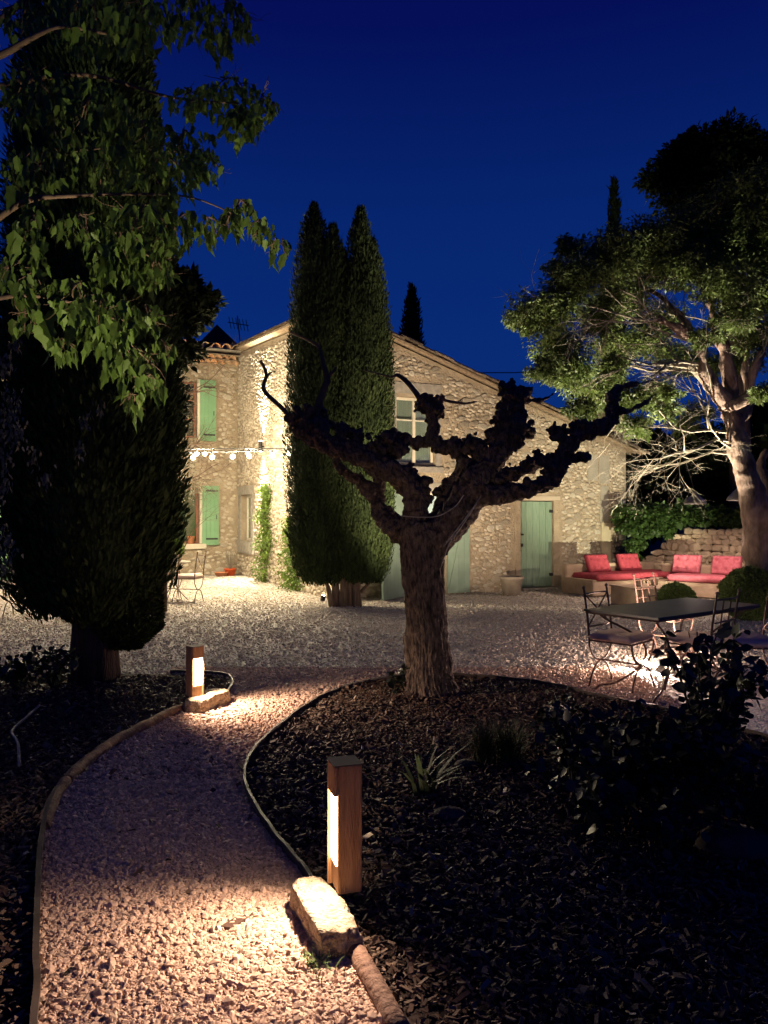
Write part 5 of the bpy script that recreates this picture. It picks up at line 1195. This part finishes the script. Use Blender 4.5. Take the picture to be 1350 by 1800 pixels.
# coffee table
ct = empty('wicker_coffee_table', (4.25, 13.35, 0), UA - 0.15, 'low wicker coffee table in front of the red seats', 'coffee table')
MB().box((-0.1, -0.45, 0.02), (0.72, 0.40, 0.33)).build('base', M_WICKER, ct, bevel=0.01)
MB().box((-0.12, -0.47, 0.331), (0.74, 0.42, 0.36)).build('table_top', M_WICKER, ct, bevel=0.006)
def pot(name, p, r, h, m, label, cat='pot', group=None, taper=0.75, rim=True):
    mb = MB().lathe([(0.001, 0.0), (r * taper, 0), (r, h * 0.86), (r * 1.06, h * 0.87), (r * 1.06, h), (r * 0.92, h), (r * 0.88, h * 0.75), (0.001, h * 0.75)], (0, 0, 0), 20)
    return tag(mb.build(name, m, None, True, p), label, cat, group)
pot('candle_pot', ct.location + Vector((0.18, -0.02, 0.36)), 0.07, 0.13, M_PALEPOT, 'pale candle pot on the left of the coffee table', 'candle pot', 'candle pots on the coffee table')
pot('candle_pot', ct.location + Vector((0.52, 0.20, 0.36)), 0.07, 0.13, M_PALEPOT, 'pale candle pot on the right of the coffee table', 'candle pot', 'candle pots on the coffee table')
pot('planter', Vector((2.53, 15.25, 0)), 0.225, 0.38, mat('weathered_planter', (0.20, 0.16, 0.125), (0.30, 0.25, 0.19), rough=.9, scale=6), 'large pale tapered planter standing left of the barn door', 'planter')
pot('terracotta_pot', WW.pt(1.25, 0.836, -0.02), 0.095, 0.20, M_TERRA, 'terracotta pot on the ground floor window sill', 'pot')
pot('terracotta_bowl', Vector((gp(389, 1013).x, 20.0, 0)), 0.17, 0.11, M_TERRA, 'low terracotta bowl on the gravel in the wall corner', 'pot')
pp = Vector((gp(407, 1011).x, 20.2, 0)); pot('orange_pot', pp, 0.15, 0.19, M_ORANGE, 'orange pot holding a dry plant in the wall corner', 'pot')
tw = empty('dry_plant', pp + Vector((0, 0, 0.14)), 0, 'dry grey stems standing in the orange pot', 'plant'); mb = MB()
for k in range(26): mb.tube([Vector((0, 0, 0)), Vector((rnd.gauss(0, .10), rnd.gauss(0, .1), rnd.uniform(.25, .55)))], 0.006, 4)
mb.build('stem', M_PALETWIG, tw)
# ball shrubs
def ball(c, r, n, label, sq=0.92):
    root = empty('ball_shrub', (c[0], c[1], 0), 0, label, 'shrub', 'clipped ball shrubs')
    N_ = sph(n); rr = r * (0.93 + 0.12 * vn(N_, 3.0, 4)); P = N_ * rr[:, None] * np.array([1, 1, sq]) + np.array([0, 0, r * sq]); P[:, 2] = np.maximum(P[:, 2], 0.01)
    me = scatter_mesh('foliage', OVAL_V, OVAL_F, frames(N_ + sph(n) * .7), 0.042 * np.exp(RNG.normal(0, .25, n)), P)
    link('foliage', me, M_BOX, root)['kind'] = 'stuff'
    mb = MB().sphere((0, 0, r * sq), r * 0.93, 2); o = mb.build('inner_foliage', M_BOX, root, True)
ball((4.62, 12.15), 0.27, 5500, 'small clipped ball shrub behind the dining table')
ball((5.60, 11.75), 0.42, 11000, 'large clipped ball shrub at the foot of the spreading tree')
# pendant lamps
def pendant(p, r, top, label):
    root = empty('pendant_lamp', p, 0, label, 'pendant lamp', 'metal pendant lamps hanging from the tree')
    MB().lathe([(r * 0.2, r * 1.15), (r * 0.26, r * 1.0), (r * 0.30, r * 0.85), (r * 0.62, r * 0.6), (r * 0.9, r * 0.28), (r, 0.03), (r * 1.03, 0.0), (r * 0.97, 0.0), (r * 0.86, r * .27), (r * 0.58, r * .56), (r * .25, r * .8), (0.001, r * .82)], (0, 0, 0), 28).build('shade', M_SHADE, root, True)
    MB().tube([Vector((0, 0, r * 1.1)), top - p], 0.006, 5).build('cord', M_CORD, root)
    MB().sphere((0, 0, r * 0.52), r * 0.18, 1).build('bulb', M_GLOW, root, True)
    lamp('SPOT', 'pendant_bulb', Vector(p) + Vector((0, 0, r * 0.3)), Vector(p), E['pendant'], (1, .74, .60), 0.05, 168, 0.3)
pendant(at(1222, 886, 14.0), 0.19, at(1205, 810, 13.6), 'smaller dark metal lampshade hanging over the ivy')
pendant(at(1306, 880, 13.3), 0.26, at(1296, 700, 12.8), 'larger dark metal lampshade hanging before the pale trunk')

# ================================================================== DINING SET
def chair(style='cross', cushion_m=M_WHITEFAB, iron=M_IRON):
    root = empty('iron_chair')
    W_, D_ = 0.42, 0.42; a, b = W_ / 2, D_ / 2
    mb = MB(); mb.tube([Vector((-a, -b, .44)), Vector((a, -b, .44)), Vector((a, b, .44)), Vector((-a, b, .44)), Vector((-a, -b, .44))], 0.009, 6); mb.build('seat_frame', iron, root)
    me = cushion_mesh(0.46, 0.44, 0.075, 1, 1); me.materials.append(cushion_m)
    c = link('seat_cushion', me, None, root, None, True); c.matrix_basis = Matrix.Translation((0, -0.22, 0.478)) @ Matrix.Rotation(R(-90), 4, 'X')
    for sy in (-1, 1):      # curule legs in the front and rear planes: U above, arch below
        up_ = [Vector((a * math.cos(t_), sy * b, 0.44 - 0.205 * math.sin(t_))) for t_ in np.linspace(0, math.pi, 14)]
        MB().tube(up_, 0.009, 6).build('leg_bow', iron, root)
        for sx in (-1, 1):
            lo = smooth_line([Vector((0, sy * b, 0.235)), Vector((sx * a * .5, sy * b, 0.19)), Vector((sx * a * .85, sy * b * 1.0, 0.09)), Vector((sx * a * 1.02, sy * b * 1.03, 0.0))], 4)
            MB().tube(lo, 0.009, 6).build('leg', iron, root)
    MB().tube([Vector((0, -b, 0.235)), Vector((0, b, 0.235))], 0.008, 6).build('stretcher', iron, root)
    for sx in (-1, 1):
        P_ = [Vector((sx * a, b, 0.44)), Vector((sx * a, b + 0.02, 0.66)), Vector((sx * a, b + 0.06, 0.92))]
        o = MB().tube(P_, 0.010, 7).build('back_post', iron, root); MB().sphere(P_[-1], 0.018, 1).build('finial', iron, o, True)
    MB().tube([Vector((-a, b + .05, .86)), Vector((0, b + .075, .86)), Vector((a, b + .05, .86))], 0.009, 6).build('top_rail', iron, root)
    MB().tube([Vector((-a, b + .01, .56)), Vector((a, b + .01, .56))], 0.008, 6).build('lower_rail', iron, root)
    if style == 'cross':
        for sx in (-1, 1): MB().tube([Vector((-sx * a, b + .012, .56)), Vector((sx * a, b + .05, .86))], 0.007, 6).build('cross_bar', iron, root)
    else:
        for x in (-0.07, 0.07): MB().tube([Vector((x, b + .012, .56)), Vector((x, b + .055, .86))], 0.007, 6).build('upright_bar', iron, root)
        for z_ in (.66, .76): MB().tube([Vector((-a, b + .03, z_)), Vector((a, b + .04, z_))], 0.007, 6).build('cross_bar', iron, root)
    return root
def place(ch, x, y, rz, label, group='wrought iron chairs'):
    ch.location = (x, y, 0); ch.rotation_euler = (0, 0, rz); tag(ch, label, 'chair', group); return ch
TN = Vector((2.28, 6.38, 0)); TL = Vector((0.805, 0.593, 0)); TW = Vector((-0.593, 0.805, 0)); TA = math.atan2(TL.y, TL.x)
dt_ = empty('dining_table', TN, TA, 'dark topped iron garden table on scrolled legs', 'table')
MB().box((0, 0, 0.722), (1.65, 0.78, 0.742)).build('table_top', M_TABLETOP, dt_, bevel=0.004)
MB().tube([Vector((0.02, 0.02, .712)), Vector((1.63, 0.02, .712)), Vector((1.63, .76, .712)), Vector((.02, .76, .712)), Vector((0.02, 0.02, .712))], 0.011, 6).build('top_frame', M_IRON, dt_)
for (x, y) in ((0.10, 0.1), (1.55, 0.1), (0.10, 0.68), (1.55, 0.68)):
    cx_, cy_ = 0.825, 0.39; dx, dy = (cx_ - x), (cy_ - y)
    P_ = smooth_line([Vector((x, y, .70)), Vector((x + dx * .15, y + dy * .1, .63)), Vector((x + dx * .48, y + dy * .4, .50)), Vector((x + dx * .62, y + dy * .6, .36)), Vector((x + dx * .55, y + dy * .5, .20)), Vector((x + dx * .25, y + dy * .2, .07)), Vector((x + dx * .02, y + dy * 0, 0.05)), Vector((x - dx * .08, y - dy * .05, .0))], 5)
    MB().tube(P_, 0.0105, 7).build('leg', M_IRON, dt_)
ring = [Vector((0.825 + 0.33 * math.cos(t_), 0.39 + 0.15 * math.sin(t_), 0.33)) for t_ in np.linspace(0, 2 * math.pi, 25)]
MB().tube(ring, 0.009, 6).build('ring', M_RUSTIRON, dt_)
def tp(x, y): return TN + TL * x + TW * y
ch1 = place(chair('cross', iron=M_IRON), 2.20, 7.12, R(45), 'iron chair with crossed back at the left end of the table', 'chairs round the garden table')
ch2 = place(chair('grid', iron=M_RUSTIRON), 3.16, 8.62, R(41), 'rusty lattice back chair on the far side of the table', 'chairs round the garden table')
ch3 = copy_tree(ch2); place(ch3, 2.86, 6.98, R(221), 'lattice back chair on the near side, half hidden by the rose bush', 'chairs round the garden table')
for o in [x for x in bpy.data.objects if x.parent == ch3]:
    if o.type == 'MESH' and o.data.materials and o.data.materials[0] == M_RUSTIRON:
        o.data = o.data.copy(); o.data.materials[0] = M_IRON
ch4 = copy_tree(ch1); place(ch4, 3.24, 6.88, R(262), 'pale lit iron chair at the right end of the table', 'chairs round the garden table')
# cups on table not visible; ground spotlight
def garden_spot(p, target, label, energy, color, angle=110, r=0.045, glow=True, kind='SPOT'):
    root = empty('garden_spotlight', p, 0, label, 'spotlight', 'ground spotlights')
    d = (Vector(target) - Vector(p)).normalized(); c = Vector((0, 0, 0.09))
    MB().tube([c - d * 0.07, c + d * 0.02], r, 14).build('housing', M_BLACK, root)
    MB().tube([Vector((0, 0, -0.02)), c], 0.010, 6).build('stake', M_BLACK, root)
    MB().tube([c + d * 0.0205, c + d * 0.024], r * 0.85, 14).build('lens', M_GLOW, root)
    q = Vector(p) + c + d * 0.035
    lamp(kind, 'spot_lamp', q, q + d, energy, color, 0.03, angle, 0.8); return root
gs = gp(1160, 1182)
garden_spot(gs, at(1120, 700, 12), 'bright ground spotlight under the garden table', E['table'], PINK, 160)
garden_spot((gs.x - 0.14, gs.y + 0.04, 0), (gs.x - 0.6, gs.y - 1.2, 0.02), 'added second spotlight head beside the one under the table', E['flood'], PINK, 150, kind='POINT')  # added head that brightens the gravel round the table
garden_spot((-1.12, 14.12, 0), (-1.0, 14.5, 1.2), 'ground uplight hidden behind the twin cypress trunk', E['corner'], BULB, 150)
garden_spot((4.74, 12.60, 0), at(1110, 500, 12.2), 'added unseen uplight behind the small ball shrub', E['tree_up'], COOL, 84)  # added hidden light for the crown of the spreading tree
garden_spot((8.3, 15.0, 0), (6.9, 15.6, 0.9), 'added unseen uplight by the right end of the dry stone wall', E['wall_spot'], (1, .95, .72), 140)  # added out of view to brighten the ivy and stone wall
garden_spot((5.72, 12.72, 0), (4.9, 17, 2.3), 'added unseen uplight behind the large ball shrub aimed at the house corner', E['house_spot'], (1, .93, .66), 62)  # added hidden light that brightens the house corner
garden_spot((-2.05, 3.75, 0), (-1.5, 4.9, 2.7), 'added unseen uplight in the left bed below the overhanging leaves', E['leaf_spot'], (1, .88, .55), 46)  # added out of view to light the overhanging leaves
garden_spot((-0.15, 3.27, -0.03), (0.36, 6.9, 1.0), 'small added spotlight hidden behind the near bollard', E['pollard'], (1, .76, .54), 44, r=0.018)  # added hidden light for the pollarded trunk
garden_spot((0.56, 10.6, 0), at(590, 600, 13.3), 'added unseen uplight behind the pollarded trunk facing the twin cypresses', E['cypress'], BULB, 42)  # added hidden light on the twin cypresses
garden_spot((0.68, 10.6, 0), WG.pt(3.3, 4.0), 'added unseen uplight behind the pollarded trunk facing the barn door', E['gable'], (1, .80, .56), 84)  # added hidden light washing the gable wall

# left bistro set
lc1 = copy_tree(ch1); place(lc1, gp(333, 1057).x, 14.1, R(262), 'bare iron chair beside the small bistro table', 'chairs round the bistro table')
lc2 = copy_tree(ch1); place(lc2, -5.72, 12.15, R(95), 'iron chair half hidden behind the big cypress at the far left', 'chairs round the bistro table')
lc3 = copy_tree(ch1); place(lc3, gp(285, 1060).x, 14.2, R(-80), 'iron chair at the edge of the big cypress crown', 'chairs round the bistro table')
bt2 = empty('bistro_table', (gp(305, 1055).x, 14.35, 0), 0, 'small round bistro table carrying a green potted plant', 'table')
MB().lathe([(0.001, .70), (.32, .70), (.325, .715), (.32, .73), (.001, .73)], (0, 0, 0), 24).build('table_top', M_LINTEL, bt2)
for k in range(3):
    a = k * 2.09 + 0.4; MB().tube(smooth_line([Vector((0.04 * math.cos(a), .04 * math.sin(a), .69)), Vector((.05 * math.cos(a), .05 * math.sin(a), .3)), Vector((.28 * math.cos(a), .28 * math.sin(a), 0))], 4), 0.01, 6).build('leg', M_IRON, bt2)
pl_ = empty('potted_plant', bt2.location + Vector((0.05, 0, 0.731)), 0, 'green potted plant standing on the bistro table', 'plant')
MB().lathe([(.001, 0), (.06, 0), (.08, .12), (.075, .12), (.001, .11)], (0, 0, 0), 16).build('pot', M_PALEPOT, pl_)
P = sph(260) * jit(.05, .16, 260)[:, None] + np.array([0, 0, .24]); link('foliage', scatter_mesh('foliage', OVAL_V, OVAL_F, frames(P - np.array([0, 0, .12])), np.full(260, .07), P), M_VINE, pl_)['kind'] = 'stuff'

# ================================================================== GARDEN PLANTS IN THE BEDS
def bush(root_p, h, rad, n, size, m, label, cat, name, objs=0, group=None, stems=9, seed=1):
    r_ = random.Random(seed); root = empty(name, root_p, 0, label, cat, group); mb = MB(); tips = []
    for k in range(stems):
        a = r_.uniform(0, 6.28); q = r_.uniform(.3, 1) * rad; hh = h * r_.uniform(.55, 1.0)
        P_ = [Vector((0, 0, 0)), Vector((q * .3 * math.cos(a), q * .3 * math.sin(a), hh * .4)), Vector((q * .75 * math.cos(a + .2), q * .75 * math.sin(a + .2), hh * .8)), Vector((q * math.cos(a), q * math.sin(a), hh))]
        SP = smooth_line(P_, 3); mb.tube(SP, [0.008 * (1 - .6 * i / len(SP)) for i in range(len(SP))], 5)
        tips += [(p_, i / len(SP)) for i, p_ in enumerate(SP) if i > 3]
    mb.build('stem', M_BUSHSTEM, root)
    PP = []
    while len(PP) < n:
        p_, f = r_.choice(tips); d_ = Vector((r_.gauss(0, 1), r_.gauss(0, 1), r_.gauss(0, .8))).normalized() * r_.uniform(.01, .10); PP.append(tuple(p_ + d_))
    P = np.array(PP); F = frames(sph(n) + np.array([0, 0, -.2]), sph(n) * .7 + np.array([0, 0, 1.])); S = size * np.exp(RNG.normal(0, .25, n))
    lmm = bpy.data.meshes.new('leaf'); lmm.from_pydata([(x * 1.5, y, z) for x, y, z in OVAL_V], [], OVAL_F); lmm.materials.append(m)
    for i in range(min(objs, n)):
        o = bpy.data.objects.new('leaf', lmm); C.objects.link(o); o.parent = root; f = F[i] * S[i]
        o.matrix_basis = Matrix(((f[0, 0], f[0, 1], f[0, 2], P[i, 0]), (f[1, 0], f[1, 1], f[1, 2], P[i, 1]), (f[2, 0], f[2, 1], f[2, 2], P[i, 2]), (0, 0, 0, 1)))
    if n > objs: link('foliage', scatter_mesh('foliage', [(x * 1.5, y, z) for x, y, z in OVAL_V], OVAL_F, F[objs:], S[objs:], P[objs:]), m, root)['kind'] = 'stuff'
    return root
bush((1.80, 4.25, 0), 1.00, 0.30, 430, 0.062, M_BUSH, 'tall dark rose bush in front of the garden table', 'bush', 'rose_bush', 280, stems=14, seed=3)
bush((1.98, 4.55, 0), 0.72, 0.26, 300, 0.06, M_BUSH, 'shorter rose bush behind the tall one at the right', 'bush', 'rose_bush', 120, stems=10, seed=5)
k = 0
for (x, y, hh, rad, n_) in ((1010, 1400, .45, .25, 260), (1080, 1430, .42, .3, 300), (1150, 1440, .5, .3, 300), (1030, 1470, .35, .3, 260), (1250, 1450, .55, .35, 320), (1330, 1480, .5, .3, 260), (980, 1330, .34, .22, 200), (1080, 1350, .36, .28, 260), (1160, 1360, .36, .25, 240), (1180, 1500, .3, .3, 220)):
    k += 1; p_ = gp(x, y)
    bush(tuple(p_), hh, rad, n_, 0.055, M_BUSH, ['low leafy bush nearest the pollarded tree side of the dark bed', 'low leafy bush left of the tall rose bush', 'broad low bush under the tall rose bush', 'small bush at the front of the dark bed', 'tall low-lit bush right of the rose bush', 'bush at the right edge of the dark bed', 'small bush by the bed edging beside the gravel', 'bush midway between edging and rose bush', 'bush just in front of the garden table', 'lowest bush in the darkest part of the bed'][k - 1], 'bush', 'low_bush', 0, 'dark low bushes in the right bed', stems=9, seed=20 + k)
bush(tuple(gp(718, 1222)), .26, .14, 150, .05, M_BUSH, 'small leafy sprout at the foot of the pollarded tree', 'plant', 'small_sprout', 0, stems=6, seed=40)
bush(tuple(gp(95, 1215)), .42, .26, 260, .055, M_BUSH, 'dark leafy bush beside the big cypress trunk', 'bush', 'low_bush', 0, stems=9, seed=41)
bush(tuple(gp(30, 1215)), .30, .3, 200, .055, M_BUSH, 'low dark bush at the left picture edge', 'bush', 'low_bush', 0, stems=8, seed=42)
bush(tuple(gp(985, 1255)), .20, .08, 40, .04, M_BUSH, 'tiny reddish seedling standing on the bed edge', 'plant', 'small_sprout', 0, stems=3, seed=43)
def blades(p, n, h, w, lean, m, label, cat, name, group=None, seed=1):
    r_ = random.Random(seed); root = empty(name, p, 0, label, cat, group); mb = MB()
    for k in range(n):
        a = r_.uniform(0, 6.28); l_ = r_.uniform(.3, 1) * lean; hh = h * r_.uniform(.5, 1); dx, dy = math.cos(a), math.sin(a); px, py = -dy * w / 2, dx * w / 2; bx, by = r_.gauss(0, .03), r_.gauss(0, .03)
        V_ = []
        for i, t in enumerate((0, .4, .75, 1)):
            x = bx + dx * l_ * t * t; y = by + dy * l_ * t * t; z = hh * (t - .25 * t * t * (l_ / max(h, .01))); s_ = (1, .9, .6, .05)[i]; V_ += [(x - px * s_, y - py * s_, z), (x + px * s_, y + py * s_, z)]
        mb.add(V_, [(0, 1, 3, 2), (2, 3, 5, 4), (4, 5, 7, 6)])
    mb.build('blades', m, root); return root
blades(tuple(gp(748, 1400)), 22, .34, .032, .28, mat('iris_leaf', (.03, .042, .018), (.055, .065, .03), rough=.6, island=.3), 'clump of broad iris blades below the pollarded tree', 'plant', 'iris_clump', seed=3)
blades(tuple(gp(852, 1345)), 420, .36, .004, .26, M_GRASS, 'fine feathery grass tuft, left of the pair', 'grass', 'grass_tuft', 'feathery grass tufts', 5)
blades(tuple(gp(892, 1342)), 420, .36, .004, .26, M_GRASS, 'fine feathery grass tuft, right of the pair', 'grass', 'grass_tuft', 'feathery grass tufts', 6)
blades(tuple(gp(560, 1700)), 60, .07, .006, .07, mat('weed_green', (.10, .16, .04), rough=.7), 'little green weed in the gravel by the near stone', 'plant', 'weed', seed=8)
for (x, y, s_, lab) in ((790, 1440, .07, 'grey field stone in the mulch below the iris clump'), (820, 1350, .06, 'brownish field stone under the grass tufts'), (1290, 1500, .14, 'large grey field stone in the dark right bed')):
    bm = bmesh.new(); bmesh.ops.create_icosphere(bm, subdivisions=3, radius=1)
    for v_ in bm.verts: v_.co = Vector((v_.co.x * s_ * 1.3, v_.co.y * s_, v_.co.z * s_ * .6)) * (0.85 + 0.3 * vn(np.array([v_.co[:]]), 1.6, 3)[0])
    me = bpy.data.meshes.new('field_stone'); bm.to_mesh(me); bm.free(); tag(link('field_stone', me, M_STONEBALL, None, gp(x, y) + Vector((0, 0, s_ * .3)), True), lab, 'stone')
tag(MB().tube(smooth_line([gp(35, 1345, .04), gp(32, 1305, .05), gp(22, 1285, .05), gp(45, 1262, .05), gp(70, 1240, .04)], 5), 0.010, 6).build('garden_hose', M_PALECORD, None, True), 'pale curved hose end lying in the dark left bed', 'hose')
tag(MB().tube([at(760, 655, 24), at(905, 655, 24), at(1100, 640, 24)], 0.015, 4).build('overhead_wire', M_CORD), 'thin black wire crossing the sky behind the roof', 'wire')
